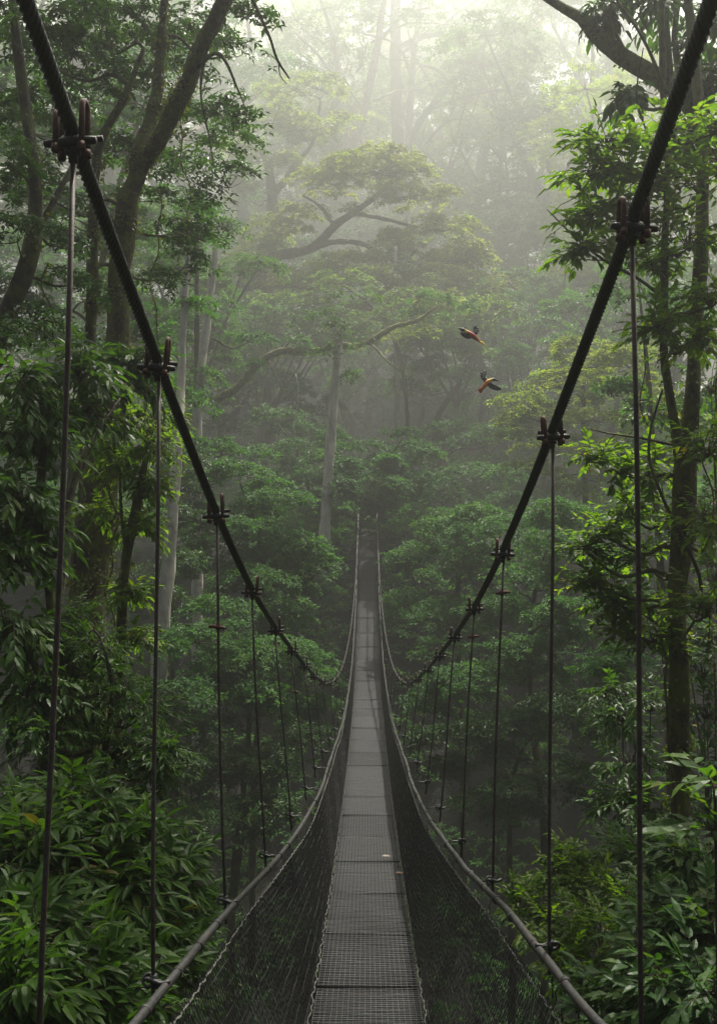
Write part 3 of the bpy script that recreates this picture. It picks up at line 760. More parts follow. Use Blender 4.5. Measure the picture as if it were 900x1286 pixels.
def shrub(name, label, base, pads, st, leaf, tone=.5, n=5, fl=.85):
    b_ = at(*base); gz = float(ground_z(b_[0], b_[1])); p0 = np.array([b_[0], b_[1], min(gz, b_[2]), .018])
    stems = []
    for p in pads[:n]:
        c = at(*p[:3]); stems.append([p0 + [rng.normal(0, .06), rng.normal(0, .06), 0, 0], np.append(p0[:3]*.45 + c*.55 + [0, 0, .05], .012), np.append(c, .005)])
    return grow(name, label, 'bush', stems, px_pads(pads, fl, tone), st, BK['twig'], leaf, crown='leaves', stem='stems')
shrub('small_leaved_bush', 'bright small-leaved bush beyond the right handrail shackle', (740,1300,6), [(700,1105,6.2,28),(738,1125,6,40),(690,1160,5.7,38),(755,1175,5.4,52),(725,1215,5.2,46),(660,1135,6.3,20),(715,1075,6.4,18),(780,1130,5.8,36),(800,1200,5.2,46)], S_SM, LM['lime'], .35)
shrub('small_leaved_bush', 'shaded small-leaved bush at the foot of the slim right tree', (840,1250,5.8), [(800,1080,6.2,34),(840,1075,6,38),(870,1110,5.6,42),(830,1140,5.4,46),(780,1070,6.5,24)], S_SM, LM['broad'], .4)
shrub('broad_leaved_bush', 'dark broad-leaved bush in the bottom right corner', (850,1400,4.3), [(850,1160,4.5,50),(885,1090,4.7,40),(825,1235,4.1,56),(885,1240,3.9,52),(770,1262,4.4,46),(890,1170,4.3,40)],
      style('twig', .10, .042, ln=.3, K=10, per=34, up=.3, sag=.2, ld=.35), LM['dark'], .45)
shrub('broad_leaved_bush', 'leafy plant with a few large leaves cut by the right frame edge', (930,1200,3.6), [(895,985,3.5,20),(905,1040,3.5,26)],
      style('twig', .13, .05, ln=.24, K=6, per=7, up=.3, sag=.2, ld=.2), LM['broad'], .6, 2)
S_UN = style('twig', .105, .04, ln=.3, K=9, per=26, up=.1, sag=.25, ld=.4)
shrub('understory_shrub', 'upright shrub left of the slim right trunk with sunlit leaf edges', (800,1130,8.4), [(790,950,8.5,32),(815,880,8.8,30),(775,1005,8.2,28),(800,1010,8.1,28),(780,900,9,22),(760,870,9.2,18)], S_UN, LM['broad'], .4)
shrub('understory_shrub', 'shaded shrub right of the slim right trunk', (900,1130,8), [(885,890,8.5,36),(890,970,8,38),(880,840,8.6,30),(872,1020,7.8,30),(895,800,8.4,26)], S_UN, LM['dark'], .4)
shrub('understory_shrub', 'leafy shrub filling the right edge behind the forked tree', (920,900,10), [(890,480,10,36),(895,560,10.4,36),(880,640,10.4,34),(895,720,10,36),(815,520,11,22),(800,640,11,26)], style('twig', .12, .045, ln=.34, K=9, per=26, up=.1, sag=.25, ld=.4), LM['broad'], .5)

# ---------------------------------------------------------------- middle distance, layered understory trees
S_M = style('spray', .15, .060, Rs=.36, ros=12, k=6, dens=3.0, droop=.3)
S_M2 = style('spray', .125, .050, Rs=.3, ros=12, k=6, dens=3.0, droop=.3)
def layered(label, base, pads, st=S_M, leaf='mid', bark='dark', fl=.33, tone=.5, r=.07, group=None, top=None):
    ps = px_pads(pads, fl, tone)
    for c, rx, f2, tn in list(ps):      # more boughs below and behind, down the stem
        for q in range(2):
            ps.append((c + np.array([rng.normal(0, .7)*rx, rng.uniform(.2, 1.6)*rx, -rng.uniform(.2, 1.3)*rx]), rx*rng.uniform(.6, .95), f2*1.1, tn - .1))
    for c, rx, f2, tn in ps:            # keep clear of the walkway
        lim = .65 + rx*.95
        if c[1] < 35.5 and abs(c[0]) < lim and c[2] < main_z(c[1])[0] + 1.5:
            c[0] = lim if c[0] > 0 else -lim
    b = at(base[0], base[1], far(base[2])); r = r*far_ratio(b[1]); cs = np.array([p[0] for p in ps])
    t = cs[np.argmax(cs[:, 2])] - UP*.3; m = np.average(cs, axis=0)
    limbs = [[np.append(b, r), np.append(b*.55 + m*.45 + [0, 0, -.2], r*.8), np.append(m*.6 + t*.4, r*.5), np.append(t, r*.15)]]
    return grow('layered_tree', label, 'tree', limbs, ps, st, BK[bark], LM[leaf], group, sides=8)
layered('layered bright green tree between the left cable and the pale trunk', (318,1000,24), [(300,590,25,42),(345,625,24.5,46),(285,660,23.5,50),(372,680,24,40),(325,725,23,52),(385,712,23.5,30),(245,640,25,36),(350,755,22.5,34),(400,690,24,20),(262,712,24,36)], tone=.55, r=.1)
layered('lower left understory tree behind the hanger rods', (295,1100,19), [(240,800,19,50),(300,822,19.5,52),(355,812,20,44),(388,848,20.5,36),(225,868,18,50),(320,868,19,40),(270,760,20,40),(400,880,20,20)], S_M2, r=.08, tone=.5)
layered('dim understory tree low in the left gully beneath the bridge', (290,1150,18), [(240,950,18.4,48),(300,955,18.6,42),(350,945,18.8,32),(265,1020,17.8,42),(335,1005,18,34),(378,915,19.2,20)], S_M2, 'dark', r=.07, tone=.4)
layered('bright layered tree close right of the far deck', (580,1000,26), [(530,690,28,34),(562,655,27,40),(512,745,27,26),(592,695,25.5,42),(642,655,24.5,42),(560,762,25,44),(620,757,23,42),(505,700,28.5,16),(600,640,26,30),(665,690,24,30)], leaf='mid', tone=.62, r=.1)
layered('broad layered tree crossed by the second right hanger', (680,1000,19), [(690,680,20.5,44),(642,725,20,38),(722,762,18.5,40),(660,812,18.5,44),(602,842,19,40),(560,850,20,34),(530,878,20,22),(735,690,20,34),(700,640,22,40),(760,720,19,30)], S_M2, tone=.5, r=.09)
layered('dim understory tree low right of the bridge below the cables', (640,1120,17.5), [(702,882,17.6,42),(642,905,18,42),(582,915,18.4,36),(722,965,17,38),(652,985,17.2,36),(560,955,18.6,22),(602,1005,17.6,30),(760,900,17,34),(535,920,19.2,14)], S_M2, 'dark', r=.07, tone=.4)
layered('hazy understory tree left of the dark bridge end', (400,900,37), [(392,600,37,32),(372,560,38,34),(412,640,36.5,24),(428,585,39,20),(345,520,39,38),(330,570,38,32),(405,540,40,28),(420,690,36,18)], style('spray', .2, .08, Rs=.5, ros=11, k=6, dens=2.6), tone=.4, r=.14)
layered('hazy understory tree right of the dark bridge end', (530,900,38), [(520,560,39,28),(560,540,40,38),(540,608,38,30),(590,592,38,36),(620,540,39,40),(512,640,38,18),(640,590,37,36),(560,650,37,30),(505,590,40,14)], style('spray', .2, .08, Rs=.5, ros=11, k=6, dens=2.6), tone=.4, r=.14)
layered('dark tree closing over the far end of the bridge', (430,760,40.5), [(400,572,36.2,26),(526,568,36.2,26),(384,602,36.6,24),(540,600,36.6,24),(436,578,35.6,17),(486,574,35.6,18),(462,560,36.8,24),(420,545,37,24),(505,542,37,24),(430,606,34.8,13),(494,604,34.8,14),(460,590,37.2,24),(462,640,36.9,15),(450,617,36.6,12),(476,619,36.7,12),(414,645,36.6,16),(508,648,36.6,16),(408,690,35.6,16),(516,688,35.6,16),(470,610,42,22),(450,640,43,26)], style('spray', .2, .08, Rs=.5, ros=12, k=6, dens=3.0), 'mid', tone=.25, r=.14)  # pads over the deck end placed to shade it and darken the opening
layered('sunlit yellow-green tree behind the right main cable', (740,900,33), [(700,480,34,46),(762,448,34,40),(742,522,33,42),(690,560,33,38),(772,562,32,40),(822,500,32,40),(655,520,35,30),(800,440,33,34),(730,430,35,34)], style('spray', .2, .08, Rs=.5, ros=11, k=6, dens=2.6), 'gold', tone=.55, r=.15)
layered('grey-green tree behind the big left trunk and cable', (255,900,29), [(222,330,30,42),(228,400,30,36),(222,480,29,36),(280,560,28,34),(248,255,31,34),(240,560,28,34),(210,290,30,36)], style('spray', .17, .065, Rs=.42, ros=9, k=6, dens=2.3), 'mid', tone=.45, r=.15)
layered('shadowy tree filling the gap right of the slender left tree', (215,900,22), [(205,640,23,36),(225,700,22,32),(200,740,21,32),(225,580,24,34)], S_M, 'dark', tone=.4)
layered('drooping tree behind the sunlit right leaves', (840,900,18), [(800,340,19,34),(852,380,18,36),(812,560,18,32),(880,500,17,36),(770,820,16,26),(860,640,17,36),(790,480,19,26)], S_M, 'mid', tone=.5, r=.1)
layered('pale green tree filling the far left edge of the forest', (60,900,20), [(20,350,20,50),(80,420,20,46),(60,250,21,50),(130,350,21,44),(30,520,19,50),(110,560,19,46),(70,640,18,46),(180,420,22,36),(150,250,23,44),(30,100,22,60),(130,120,24,56),(200,60,25,50)], S_M, 'mid', tone=.5, r=.14)
# pale and mossy trunks
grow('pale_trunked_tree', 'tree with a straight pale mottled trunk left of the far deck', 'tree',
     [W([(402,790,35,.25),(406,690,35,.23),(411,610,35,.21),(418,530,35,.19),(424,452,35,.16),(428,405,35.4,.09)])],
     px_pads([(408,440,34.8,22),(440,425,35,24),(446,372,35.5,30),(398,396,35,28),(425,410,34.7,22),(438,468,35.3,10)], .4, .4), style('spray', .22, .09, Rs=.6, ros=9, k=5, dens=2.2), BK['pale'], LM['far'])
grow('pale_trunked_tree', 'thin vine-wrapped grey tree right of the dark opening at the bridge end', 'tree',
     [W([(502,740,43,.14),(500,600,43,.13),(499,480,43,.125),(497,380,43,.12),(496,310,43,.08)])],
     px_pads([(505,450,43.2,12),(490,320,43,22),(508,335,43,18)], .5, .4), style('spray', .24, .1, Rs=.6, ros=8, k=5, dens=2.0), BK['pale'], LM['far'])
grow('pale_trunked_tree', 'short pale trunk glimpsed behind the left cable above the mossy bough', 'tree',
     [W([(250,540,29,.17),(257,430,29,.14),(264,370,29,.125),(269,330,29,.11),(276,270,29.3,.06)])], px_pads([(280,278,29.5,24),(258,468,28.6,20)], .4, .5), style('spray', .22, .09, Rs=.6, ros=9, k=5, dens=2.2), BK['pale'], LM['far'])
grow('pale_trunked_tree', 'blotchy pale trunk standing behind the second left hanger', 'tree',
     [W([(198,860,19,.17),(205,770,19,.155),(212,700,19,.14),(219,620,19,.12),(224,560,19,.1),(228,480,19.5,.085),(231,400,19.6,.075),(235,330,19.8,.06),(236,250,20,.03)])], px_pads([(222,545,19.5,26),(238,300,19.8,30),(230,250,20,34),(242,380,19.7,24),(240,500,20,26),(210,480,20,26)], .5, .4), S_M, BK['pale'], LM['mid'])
grow('mossy_tree', 'hazy tree whose mossy bough reaches right above the misty gap', 'tree',
     [W([(215,800,38,.5),(222,640,38,.45),(232,560,38,.36),(248,507,37.5,.2),(272,501,37.5,.17),(294,490,37.4,.17),(312,472,37.4,.155),(330,452,37.4,.16),(352,442,37.4,.165),(378,443,37.4,.15),(402,441,37.4,.15),(420,434,37.4,.15),(445,436,37.4,.13),(470,426,37.4,.12),(495,410,37.4,.1),(520,404,37.4,.08),(548,385,37.4,.04)]),
      W([(232,570,38,.3),(228,450,38.5,.26),(235,330,39,.18)]),
      W([(462,428,38,.06),(476,442,37.8,.05),(490,457,37.6,.045),(500,464,37.5,.03),(512,474,37.5,.012)]),
      W([(402,441,37.4,.05),(424,424,37.2,.035),(440,405,37.2,.02)]), W([(352,443,37.4,.05),(366,428,37.4,.03),(384,420,37.4,.015)]), W([(335,450,38,.06),(345,470,38,.03),(358,490,38,.02),(372,480,38,.01)])],
     px_pads([(545,372,38,26),(575,385,38,22),(525,392,38,16),(250,400,38.5,34),(230,330,39,40),(270,360,39,30),(372,425,37.4,8),(318,455,37.3,7)], .4, .5), style('spray', .2, .08, Rs=.5, ros=11, k=6, dens=2.6), BK['moss'], LM['mid'], ivy=[(0,1500,.13,.35,.97)])
# the umbrella tree in the middle
grow('umbrella_tree', 'wide umbrella-crowned tree with golden leaf tips in the misty centre', 'tree',
     [W([(228,800,45.3,.58),(236,600,45.3,.5),(247,450,45.3,.4),(262,408,45.3,.37),(290,372,45.3,.34),(312,345,45.3,.31),(343,322,45.3,.28),(397,307,45.3,.24),(420,283,45.0,.2),(443,267,44.7,.17),(462,254,44.3,.13),(492,232,44.3,.06)]),
      W([(400,307,45.3,.16),(425,303,44.9,.14),(457,307,44.3,.13),(487,325,43.9,.11),(513,328,43.7,.09),(540,334,43.5,.05)]),
      W([(275,392,45.3,.2),(300,366,45.0,.18),(343,357,44.6,.13),(400,360,44.1,.08),(440,352,43.7,.04)]),
      W([(420,285,45.0,.1),(405,262,44.8,.08),(380,245,44.8,.05)]),
      W([(443,268,44.7,.1),(480,275,44.3,.09),(520,285,44.1,.07),(560,290,43.9,.04)]),
      W([(513,330,43.7,.07),(518,318,43.7,.05),(524,314,43.7,.03)]),
      W([(312,345,45.3,.12),(330,300,45.6,.08),(350,275,45.8,.05)])],
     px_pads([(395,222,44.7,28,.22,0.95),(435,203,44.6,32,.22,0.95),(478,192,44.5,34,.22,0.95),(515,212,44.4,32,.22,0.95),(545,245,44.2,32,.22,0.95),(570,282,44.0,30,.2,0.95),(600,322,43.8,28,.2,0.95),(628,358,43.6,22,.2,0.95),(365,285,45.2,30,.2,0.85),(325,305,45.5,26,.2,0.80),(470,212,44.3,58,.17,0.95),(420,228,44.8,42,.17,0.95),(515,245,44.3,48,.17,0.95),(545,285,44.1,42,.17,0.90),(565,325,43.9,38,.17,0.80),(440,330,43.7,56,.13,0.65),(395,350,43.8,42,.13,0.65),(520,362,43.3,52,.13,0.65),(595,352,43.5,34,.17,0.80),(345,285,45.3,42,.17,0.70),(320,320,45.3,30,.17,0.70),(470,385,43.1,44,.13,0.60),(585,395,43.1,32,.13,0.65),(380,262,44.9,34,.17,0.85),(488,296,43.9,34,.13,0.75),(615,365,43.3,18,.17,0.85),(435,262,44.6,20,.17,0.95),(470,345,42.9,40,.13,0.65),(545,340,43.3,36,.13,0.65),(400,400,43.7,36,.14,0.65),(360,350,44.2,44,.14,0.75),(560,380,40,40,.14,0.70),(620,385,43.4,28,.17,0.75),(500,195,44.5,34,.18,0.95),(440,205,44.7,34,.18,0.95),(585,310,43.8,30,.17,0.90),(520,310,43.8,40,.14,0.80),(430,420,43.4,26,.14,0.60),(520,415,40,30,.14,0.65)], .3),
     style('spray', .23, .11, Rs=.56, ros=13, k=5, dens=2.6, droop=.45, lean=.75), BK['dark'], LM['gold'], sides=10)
layered('bright green flat-layered tree below the right half of the umbrella crown', (540,760,41.5), [(430,352,41.5,40,.18),(395,378,41.8,34,.18),(520,372,41.3,42,.18),(575,385,41.2,38,.18),(615,378,41.2,28,.18),(470,398,41,36,.18),(540,410,41,32,.18),(600,410,41,26,.18),(350,372,42,30,.18)], style('spray', .2, .09, Rs=.5, ros=11, k=6, dens=2.4, lean=.6), 'lime', tone=.5, r=.13)
grow('umbrella_tree', 'hazy stepped-crown tree behind the umbrella tree, upper left of it', 'tree',
     [W([(336,520,50,.45),(341,330,50,.36),(342,245,50,.3),(336,205,50,.2),(322,180,50,.1)]), W([(342,246,50,.2),(366,212,50,.16),(392,178,50.5,.1),(402,130,51,.05)])],
     px_pads([(380,158,50,42),(402,108,52,38),(342,145,50,42),(308,185,49,36),(370,205,49,36),(425,150,51,26),(350,110,51,34),(300,235,49,26)], .3, .6), style('spray', .26, .12, Rs=.7, ros=14, k=5, dens=3.2, droop=.35), BK['dark'], LM['gold'])
def boughs(d, n, x0, x1, y0, y1, r, seed):
    g = np.random.default_rng(seed); out = []
    for i in range(n):
        x = g.uniform(x0, x1); y = g.uniform(y0, y1); s = 1 if g.random() < .62 else -1; L_ = g.uniform(60, 150)
        p = [(x, y, d, r)]; a_ = g.uniform(.3, 1.1)
        for k in range(5):
            x += s*math.cos(a_)*L_/5; y -= math.sin(a_)*L_/5; a_ = min(1.35, max(-.1, a_ + g.normal(0, .28))); p.append((x, y, d + g.normal(0, .3), r*(1 - .17*(k+1))))
        out.append(W(p))
        for k in (2, 3, 4):
            q = p[k]; e = g.uniform(25, 60); b_ = a_ + g.choice([-1, 1])*g.uniform(.4, .9)
            out.append(W([q[:3] + (q[3]*.6,), (q[0] + s*math.cos(b_)*e*.5, q[1] - math.sin(b_)*e*.5 - 2, d, q[3]*.4), (q[0] + s*math.cos(b_)*e, q[1] - math.sin(b_)*e, d, q[3]*.12)]))
    return out
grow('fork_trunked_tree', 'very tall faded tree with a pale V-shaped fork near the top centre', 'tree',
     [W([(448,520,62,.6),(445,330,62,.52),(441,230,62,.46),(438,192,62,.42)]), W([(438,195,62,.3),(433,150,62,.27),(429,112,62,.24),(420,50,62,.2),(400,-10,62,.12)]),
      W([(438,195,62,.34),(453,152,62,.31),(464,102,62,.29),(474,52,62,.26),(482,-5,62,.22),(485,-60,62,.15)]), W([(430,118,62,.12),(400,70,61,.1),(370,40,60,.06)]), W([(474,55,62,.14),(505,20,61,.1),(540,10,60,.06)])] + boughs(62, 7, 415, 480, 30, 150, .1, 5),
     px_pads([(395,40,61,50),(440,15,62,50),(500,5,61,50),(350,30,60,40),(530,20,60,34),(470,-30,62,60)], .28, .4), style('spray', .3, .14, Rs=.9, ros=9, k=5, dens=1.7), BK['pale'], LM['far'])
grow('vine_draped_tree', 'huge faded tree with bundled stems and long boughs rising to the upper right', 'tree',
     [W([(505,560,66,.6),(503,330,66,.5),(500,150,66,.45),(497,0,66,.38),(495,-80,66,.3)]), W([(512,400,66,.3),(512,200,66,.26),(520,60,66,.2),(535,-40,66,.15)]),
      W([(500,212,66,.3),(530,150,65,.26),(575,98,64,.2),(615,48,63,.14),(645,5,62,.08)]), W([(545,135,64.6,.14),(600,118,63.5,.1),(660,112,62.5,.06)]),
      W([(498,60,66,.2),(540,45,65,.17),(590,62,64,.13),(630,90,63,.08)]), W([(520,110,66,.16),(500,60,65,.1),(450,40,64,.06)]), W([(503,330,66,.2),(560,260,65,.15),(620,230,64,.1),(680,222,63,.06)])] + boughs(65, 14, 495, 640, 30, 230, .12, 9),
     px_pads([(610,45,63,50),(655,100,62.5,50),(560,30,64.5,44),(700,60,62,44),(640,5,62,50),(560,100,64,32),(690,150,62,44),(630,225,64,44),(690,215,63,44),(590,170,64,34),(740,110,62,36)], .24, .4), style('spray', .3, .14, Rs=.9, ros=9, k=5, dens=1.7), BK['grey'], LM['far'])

# ---------------------------------------------------------------- far canopy: templates and their copies
def template(seed, H, Rc, nl, flat, leaf, bark, Lf, Wf, Rs, fork=.55, dens=2.0, padr=(.26, .42)):
    global rng
    keep = rng; rng = np.random.default_rng(seed)
    limbs = [[np.array([0, 0, -.6, H*.018]), np.array([rng.normal(0, .3), rng.normal(0, .3), H*.3, H*.0145]), np.array([rng.normal(0, .6), rng.normal(0, .6), H*fork, H*.012])]]
    top = limbs[0][-1]; pads = []
    for i in range(nl):
        th = 6.283*i/nl + rng.normal(0, .3); q = rng.uniform(.55, 1.); zt = H*(.98 - .22*q*q + rng.normal(0, .03))
        e = np.array([Rc*q*math.cos(th), Rc*q*math.sin(th), zt])
        st = top if rng.random() < .6 else np.append(top[:3]*.75 + np.array([0, 0, 0]), top[3])
        m = st[:3]*.5 + e*.5 + np.array([0, 0, -H*.03]) + rng.normal(0, H*.02, 3)
        limbs.append([np.append(st[:3], st[3]*.7), np.append(m, st[3]*.42), np.append(e, st[3]*.12)])
        pads.append((e, Rc*rng.uniform(*padr), flat, rng.uniform(.3, .7)))
        if rng.random() < .75:
            pads.append((m + [rng.normal(0, Rc*.2), rng.normal(0, Rc*.2), -H*.02 + rng.normal(0, H*.03)], Rc*rng.uniform(.2, .32), flat, rng.uniform(.2, .5)))
    pads.append((np.array([0, 0, H*.97]), Rc*.42, flat, .6))
    if True:
        for i in range(14 if Rc > 4 else 9):      # lower boughs
            th = rng.random()*6.28; q = rng.uniform(.3, .8)
            pads.append((np.array([Rc*q*math.cos(th), Rc*q*math.sin(th), H*rng.uniform(.22, .75)]), Rc*rng.uniform(.18, .32), flat*1.2, rng.uniform(.2, .5)))
    r = grow('canopy_tree', 'x x x x', 'tree', limbs, pads, style('spray', Lf, Wf, Rs=Rs, ros=11, k=5, dens=dens, droop=.35), BK[bark], LM[leaf], ground=False, sides=8)
    rng = keep
    return r
TP = [template(101, 30, 9.5, 7, .28, 'far', 'grey', .36, .17, 1.0), template(102, 34, 8.5, 6, .32, 'far', 'grey', .36, .17, 1.0, .6),
      template(103, 26, 9, 7, .26, 'gold', 'dark', .32, .15, .9, .5), template(104, 31, 7.5, 6, .4, 'mid', 'pale', .34, .16, .95, .62)]
UT = [template(201, 9, 3.0, 7, .32, 'mid', 'dark', .22, .09, .5, .4, 2.2), template(202, 11, 3.2, 7, .36, 'far', 'grey', .22, .09, .5, .45, 2.2), template(203, 7.5, 2.8, 6, .34, 'mid', 'dark', .22, .09, .5, .35, 2.2)]
FARL = [ # px of the trunk, distance, template, scale, turn, label
 (705,58,0,1.0,.4,'large faded canopy tree to the right of the two birds'), (812,50,2,.85,2.1,'hazy flat-topped tree behind the upper right leaves'),
 (600,78,1,1.15,1.2,'tall misty tree directly above the two birds'), (905,60,1,1.0,3.,'tall hazy tree at the right edge behind the cable'),
 (548,92,0,1.25,4.4,'very faint canopy tree beyond the umbrella tree crown'), (300,64,1,1.0,5.,'hazy tall tree behind the hanging twigs at upper left'),
 (232,52,3,.95,.9,'hazy round-topped tree behind the forked left trunk'), (150,60,0,1.0,2.7,'pale canopy tree glimpsed through the left foliage'),
 (60,48,1,.9,3.6,'hazy canopy tree behind the leaning left tree'), (395,86,2,1.35,1.9,'very faint tree left of the pale V-shaped fork'),
 (655,98,3,1.3,.2,'faint rounded tree high between fork and right cable'), (762,84,0,.92,5.6,'faint spreading tree below the arching mossy bough'),
 (-40,64,2,1.1,4.1,'hazy tree at the far left edge of the forest'), (470,104,1,1.4,3.3,'faintest tall tree at the very top centre'),
 (330,104,0,1.0,.5,'faint distant tree in the bright gap at upper left'),
 (640,70,2,1.1,3.9,'misty tree with flat layers behind the birds'), (420,72,3,1.1,2.2,'misty tree behind the left half of the umbrella crown'),
 (740,70,1,1.05,.8,'grey misty tree right of the umbrella tree, half hidden'), (520,70,2,1.,5.2,'grey misty tree low behind the thin vine-wrapped trunk')]
for i, (px, d, k, sc, rz, lab) in enumerate(FARL):
    D_ = far(d); x = (px - CX)/F*D_; dup(TP[k], 'canopy_tree', lab, 'tree', (x, D_, float(ground_z(x, D_))), rz, sc*D_/d)
UTL = [
 (360,42,0,1.,.3,'small hazy tree just left of the bridge end'), (330,46,1,1.1,1.4,'hazy small tree under the mossy bough'), (560,44,1,1.,2.6,'small hazy tree right of the thin grey trunk'),
 (620,46,0,1.15,3.9,'rounded hazy understory tree below the birds'), (680,42,2,1.1,.9,'low hazy tree behind the bright right understory'), (740,44,1,1.15,5.,'hazy understory tree behind the second right hanger'),
 (800,40,0,1.2,2.,'hazy understory tree behind the rightmost hanger'), (280,44,2,1.2,4.4,'low hazy tree between the left cable and bough'), (220,38,1,1.2,3.1,'dim understory tree behind the pale blotchy trunk'),
 (590,54,1,1.4,.1,'faded small tree midway up the slope below the lower bird'), (520,56,0,1.3,1.1,'faded small tree above the dark opening, right side'), (400,54,2,1.5,2.9,'faded small tree above the dark opening, left side'),
 (660,58,0,1.5,4.,'faded small tree below the large faded canopy tree'), (760,54,2,1.6,1.7,'faded bushy tree right of the main cable'), (320,56,0,1.5,.7,'faded bushy tree behind the curved bough'),
 (460,60,1,1.3,5.5,'dim small tree directly behind the bridge end'), (860,46,1,1.3,3.5,'hazy small tree behind the forked right tree'), (150,44,0,1.4,2.3,'hazy small tree behind the big left trunk'),
 (40,40,2,1.5,.2,'hazy small tree low on the left edge'), (440,50,2,1.1,1.,'dark small tree closing the view above the deck')]
for i, (px, d, k, sc, rz, lab) in enumerate(UTL):
    D_ = far(d); x = (px - CX)/F*D_; dup(UT[k], 'understory_tree', lab, 'tree', (x, D_, float(ground_z(x, D_))), rz, sc*D_/d)
# unseen trees added behind and beside the camera to block sky light
for i, (x, y, k, sc, rz) in enumerate([(-9,-8,1,.62,1.), (8.5,-9,3,.66,2.2), (0,-13,0,.7,.3), (-14,3,3,.7,4.), (14,2,1,.7,5.2)]):
    dup(TP[k], 'canopy_tree', ('unseen tree added for shade behind the camera, left side', 'unseen tree added for shade behind the camera, right side', 'unseen tree added for shade behind the start of the bridge', 'unseen tree added for shade beyond the left frame edge', 'unseen tree added for shade beyond the right frame edge')[i], 'tree', (x, y, float(ground_z(x, y))), rz, sc)
for t_ in TP + UT:
    for c in list(t_.children): bpy.data.objects.remove(c)
    bpy.data.objects.remove(t_)
# far wood: one mass
lf, tw, tk = Acc(), Acc(), Acc()
for i in range(70):
    x = rng.uniform(-190, 190); y = rng.uniform(310, 370); gz = float(ground_z(x, y)); H = rng.uniform(62, 92)*(.55 if 250 < x*F/y < 480 else 1.)
    fill_pads([(np.array([x + rng.normal(0, 3), y + rng.normal(0, 3), gz + H*h]), rng.uniform(9, 16), .4, rng.uniform(.2, .6)) for h in (.35, .55, .75, .95)], style('spray', 2.1, 1.05, Rs=5., ros=7, k=5, dens=2.), lf, tw)
    sticks(tk, np.array([[[x, y, gz-.5], [x, y, gz + H*.5], [x + .4, y, gz + H*.95]]]), np.array([.5, .38, .15]), 7)
o = lf.build('distant_wood', LM['far'], smooth=False); o['kind'] = 'stuff'; tag(o, 'far-off wood fading into the mist at the top of the slope', 'wood')
q = tk.build('trunks', BK['grey'], o)
# hanging lianas
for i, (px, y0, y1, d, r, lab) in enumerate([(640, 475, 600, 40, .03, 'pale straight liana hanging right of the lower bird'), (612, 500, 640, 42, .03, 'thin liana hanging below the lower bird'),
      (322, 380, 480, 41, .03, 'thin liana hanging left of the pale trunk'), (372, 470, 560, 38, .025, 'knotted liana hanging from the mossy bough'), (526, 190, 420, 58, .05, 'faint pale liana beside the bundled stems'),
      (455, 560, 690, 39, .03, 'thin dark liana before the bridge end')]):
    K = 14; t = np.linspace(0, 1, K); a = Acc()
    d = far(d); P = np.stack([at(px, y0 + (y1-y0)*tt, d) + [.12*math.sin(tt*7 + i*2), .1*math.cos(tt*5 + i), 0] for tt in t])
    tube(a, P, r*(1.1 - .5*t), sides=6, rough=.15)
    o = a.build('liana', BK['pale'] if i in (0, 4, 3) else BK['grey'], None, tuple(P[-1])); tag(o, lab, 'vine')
for i, (px, y0, y1, d, r, lab) in enumerate([(196, 235, 480, 10.8, .009, 'leafy liana hanging beside the big forked left trunk'), (232, 110, 330, 10.5, .008, 'thin liana hanging from the right limb of the forked tree'),
      (62, 330, 560, 8.9, .008, 'thin liana hanging near the left hanger at the frame edge'), (812, 300, 640, 7.7, .006, 'thin liana hanging just right of the rightmost hanger'), (893, 470, 800, 7.3, .007, 'thin liana at the right edge beside the forked tree'), (140, 560, 790, 9.4, .012, 'dark liana between the big left trunk and the slender tree')]):
    K = 24; t = np.linspace(0, 1, K); a = Acc()
    P = np.stack([at(px, y0 + (y1-y0)*tt, d) + [.05*math.sin(tt*9 + i*2) + .03*math.sin(tt*23 + i), .05*math.cos(tt*8 + i), 0] for tt in t])
    tube(a, P, r*(1.1 - .4*t), sides=6, rough=.15)
    n = 70; k = rng.integers(0, K, n); D = nz(rng.normal(0, 1, (n, 3)) - UP*.8)
    root = thing('liana', lab, 'vine', tuple(P[-1]))
    a.build('stem', BK['warm'], root, tuple(P[-1]))
    b = Acc(); put_leaves(b, LEAF_SMALL, P[k] + rng.normal(0, .012, (n, 3)), D, nz(UP + rng.normal(0, .5, (n, 3))), rng.uniform(.03, .07, n), rng.uniform(.02, .04, n), rng.random(n))
    b.build('leaves', LM['ivy'], root, tuple(P[-1]), smooth=False)
print('leaf verts', NLEAF, 'script', time.time() - T00)
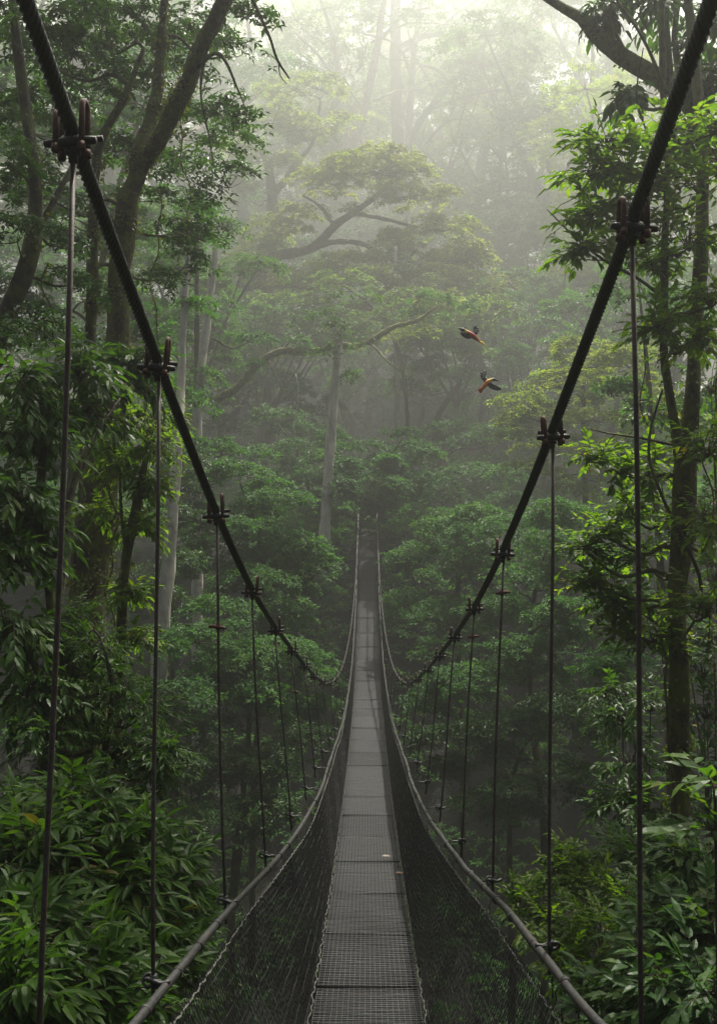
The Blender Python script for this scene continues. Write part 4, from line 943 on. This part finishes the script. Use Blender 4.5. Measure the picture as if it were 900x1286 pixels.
# ================================================================== the two birds
M_BLK = plain_mat('black_feather', (.006, .006, .008), .5); M_RED = plain_mat('red_feather', (.46, .03, .008), .55)
M_ORG = plain_mat('orange_feather', (.70, .17, .012), .55); M_YEL = plain_mat('yellow_feather', (.75, .46, .03), .55)
def bird(name, label, c, d, spine, sec, wings, tail, head, bill):
    """all in photo pixels relative to c (x right, y up), depth as third; one continuous body mesh with feather colours as material slots"""
    s = d/F
    a = Acc(); slots = []
    def mark(n0, m):
        nf = sum(len(x) for x in a.Q) + sum(len(x) for x in a.T)
        slots.append((nf, m))
    def cnt(): return (sum(len(x) for x in a.Q), sum(len(x) for x in a.T))
    QM, TM = [], []
    def run(f, m):
        q0, t0 = cnt(); f(); q1, t1 = cnt(); QM.extend([m]*(q1-q0)); TM.extend([m]*(t1-t0))
    P3 = lambda p: np.array([p[0]*s, p[2]*s if len(p) > 2 else 0, p[1]*s])
    pts = np.array([np.append(P3(p[:3]), p[3]*s) for p in spine])
    Q = smooth_path(pts, .006)
    n = len(Q); cuts = [0] + [int(f*n) for f in sec[0]] + [n]
    for i, m in enumerate(sec[1]):
        lo, hi = cuts[i], min(n, cuts[i+1] + 1)
        run(lambda: tube(a, Q[lo:hi, :3], Q[lo:hi, 3], sides=12, cap=True), m)
    run(lambda: tube(a, smooth_path([P3(p) for p in bill], .003), np.linspace(1.5, .25, len(smooth_path([P3(p) for p in bill], .003)))*s, sides=8), 0)
    def feather(p0, p1, w, th, m):
        p0, p1 = P3(p0), P3(p1); dv = p1 - p0; L_ = np.linalg.norm(dv); dv /= L_
        nn = np.array([0, -1., 0]); sd = nz(np.cross(dv, nn)); t = np.array([0, .3, .7, .93, 1.]); wd = np.array([.5, .9, 1., .75, .15])*w*s
        V = []
        for k, tt in enumerate(t):
            q = p0 + dv*L_*tt
            for sx, sy in ((-1, 0), (0, 1), (1, 0), (0, -1)):
                V.append(q + sd*wd[k]*sx + nn*th*s*sy)
        Qf = [[4*k + j, 4*k + (j+1) % 4, 4*k + 4 + (j+1) % 4, 4*k + 4 + j] for k in range(4) for j in range(4)]
        run(lambda: a.add(V, Qf, [[0, 1, 2], [0, 2, 3], [16, 18, 17], [16, 19, 18]]), m)
    for root, elbow, tips, w in wings:
        run(lambda: tube(a, smooth_path([np.append(P3(root), 1.3*s), np.append(P3(elbow), .9*s), np.append(P3(tips[0]), .3*s)], .006)[:, :3], np.linspace(1.3, .3, len(smooth_path([np.append(P3(root), 1.3*s), np.append(P3(elbow), .9*s), np.append(P3(tips[0]), .3*s)], .006)))*s, sides=8), 0)
        m_ = len(tips)
        for k, tp in enumerate(tips):
            f = k/(m_-1); st = np.array(elbow)*(1-f) + np.array(root)*f
            feather(tuple(st), tp, w, .22, 0)
    for p0, p1, w, m in tail: feather(p0, p1, w, .3, m)
    mats = [M_BLK, M_RED, M_ORG, M_YEL]
    o = a.build(name, mats, None, tuple(at(*c, d) * 0))
    o.data.polygons.foreach_set('material_index', np.array(QM + TM, np.int32))
    o.location = tuple(at(*c, d)); tag(o, label, 'bird')
    return o
bird('bird', 'red and black bird with yellow tail tip flying away, upper of two', (592, 423), 13,
     [(-14,9,-3,1.),(-12,8.5,-2,2.4),(-9,7,-1,2.2),(-4,4,0,3.2),(1,1,0,3.3),(6,-3,0,2.2),(9,-5.5,0,1.)], ((.17,.36,), (0,3,1)),
     [((-2,4,-1),(-9,3,-4),[(-15,3.5,-6),(-13,0,-5),(-10,-2,-4),(-7,-3.2,-3),(-4,-3,-2)],2.5), ((1,3,1),(3,8,3),[(6,14.5,5),(8.5,12,5),(9,9,4),(7.5,6.2,3),(5,3.5,2)],2.3)],
     [((4,-2,0),(13,-8,0),1.5,1),((8,-4.5,0),(15,-9,0),1.2,3),((9,-5,.4),(17,-11,.4),1.,3),((9,-5,-.4),(14,-10,-.4),1.,3)], None, [(-14,9,-3),(-16,9.4,-3.4),(-17.5,8.8,-3.6)])
bird('bird', 'orange bird with spread black wings flying right, lower of two', (612, 482), 13,
     [(9,4.6,0,1.2),(7.5,5,0,2.1),(5,4.6,0,2.1),(1,2.5,0,3.),(-3,-1.5,0,2.9),(-7,-6,0,1.8),(-9,-8,0,.8)], ((.14,.4,), (0,3,2)),
     [((0,3,1),(-3.5,10,4),[(-3,18.5,8),(-5.6,18,7),(-7.8,15.5,6),(-8.6,12,5),(-7.6,8,4),(-5.2,4,2)],2.2), ((1,1,-1),(8,-3,-4),[(15.5,-8.5,-7),(12.5,-9.4,-6.5),(9,-9.2,-6),(6,-8,-5),(3,-6.5,-3.5),(0,-4,-2)],2.3)],
     [((-4,-3,0),(-11.5,-10.5,0),1.7,2),((-5,-4,.5),(-9.5,-11.8,.5),1.4,1),((-4,-2.5,-.5),(-12,-8.5,-.5),1.2,1)], None, [(9,4.6,0),(12,3.6,0),(14,2.4,0)])
# ================================================================== air, light, camera
cam = bpy.data.cameras.new('camera'); co = bpy.data.objects.new('camera', cam); COL.objects.link(co)
cam.sensor_fit = 'VERTICAL'; cam.sensor_height = 24; cam.lens = 24*F/1286
cam.clip_start = .02; cam.clip_end = 1500
co.location = (0, 0, 0); co.rotation_euler = (R(90), 0, math.atan(11.5/F)); scene.camera = co
# haze: one closed box round everything
a = Acc(); zlo, zhi = -17., 215.
box(a, [0, 226, (zlo+zhi)/2], [260, 0, 0], [0, 258, 0], [0, 0, (zhi-zlo)/2])
HAZE = .0047
m, nt, out = mat_new('haze_air')
v = N(nt, 'ShaderNodeVolumePrincipled', Density=HAZE, Anisotropy=.61); v.inputs['Color'].default_value = (.91, .95, .90, 1)
nt.links.new(v.outputs[0], out.inputs['Volume'])
h = a.build('haze', m, smooth=False); h['kind'] = 'stuff'; tag(h, 'pale morning mist filling the forest', 'mist')
SUN_EL, SUN_AZ = 61., 20.    # azimuth measured from +Y (view direction) towards +X
sd = np.array([math.sin(R(SUN_AZ))*math.cos(R(SUN_EL)), math.cos(R(SUN_AZ))*math.cos(R(SUN_EL)), math.sin(R(SUN_EL))])
su = bpy.data.lights.new('sun', 'SUN'); su.energy = 5.0; su.angle = R(1.5); su.color = (1., .955, .86)
so = bpy.data.objects.new('sun', su); COL.objects.link(so)
import mathutils
so.rotation_euler = mathutils.Vector(sd).to_track_quat('Z', 'Y').to_euler(); so.location = tuple(sd*60 + np.array([0, 40, 0]))
w = bpy.data.worlds.new('World'); scene.world = w; w.use_nodes = True
nt = w.node_tree; nt.nodes.clear()
sky = nt.nodes.new('ShaderNodeTexSky'); sky.sky_type = 'NISHITA'; sky.sun_disc = False
sky.sun_elevation = R(SUN_EL); sky.sun_rotation = R(SUN_AZ); sky.dust_density = 8; sky.air_density = .6; sky.ozone_density = .3
bg = nt.nodes.new('ShaderNodeBackground'); bg.inputs[1].default_value = .05
wo = nt.nodes.new('ShaderNodeOutputWorld'); nt.links.new(sky.outputs[0], bg.inputs[0]); nt.links.new(bg.outputs[0], wo.inputs[0])
vs = scene.view_settings; vs.view_transform = 'Standard'; vs.look = 'None'; vs.gamma = 1; vs.exposure = 1.8
cy = scene.cycles
cy.use_denoising = True; cy.denoiser = 'OPENIMAGEDENOISE'
cy.max_bounces = 6; cy.diffuse_bounces = 3; cy.glossy_bounces = 2; cy.transmission_bounces = 3; cy.volume_bounces = 0; cy.transparent_max_bounces = 8
cy.sample_clamp_indirect = 4; cy.caustics_reflective = False; cy.caustics_refractive = False
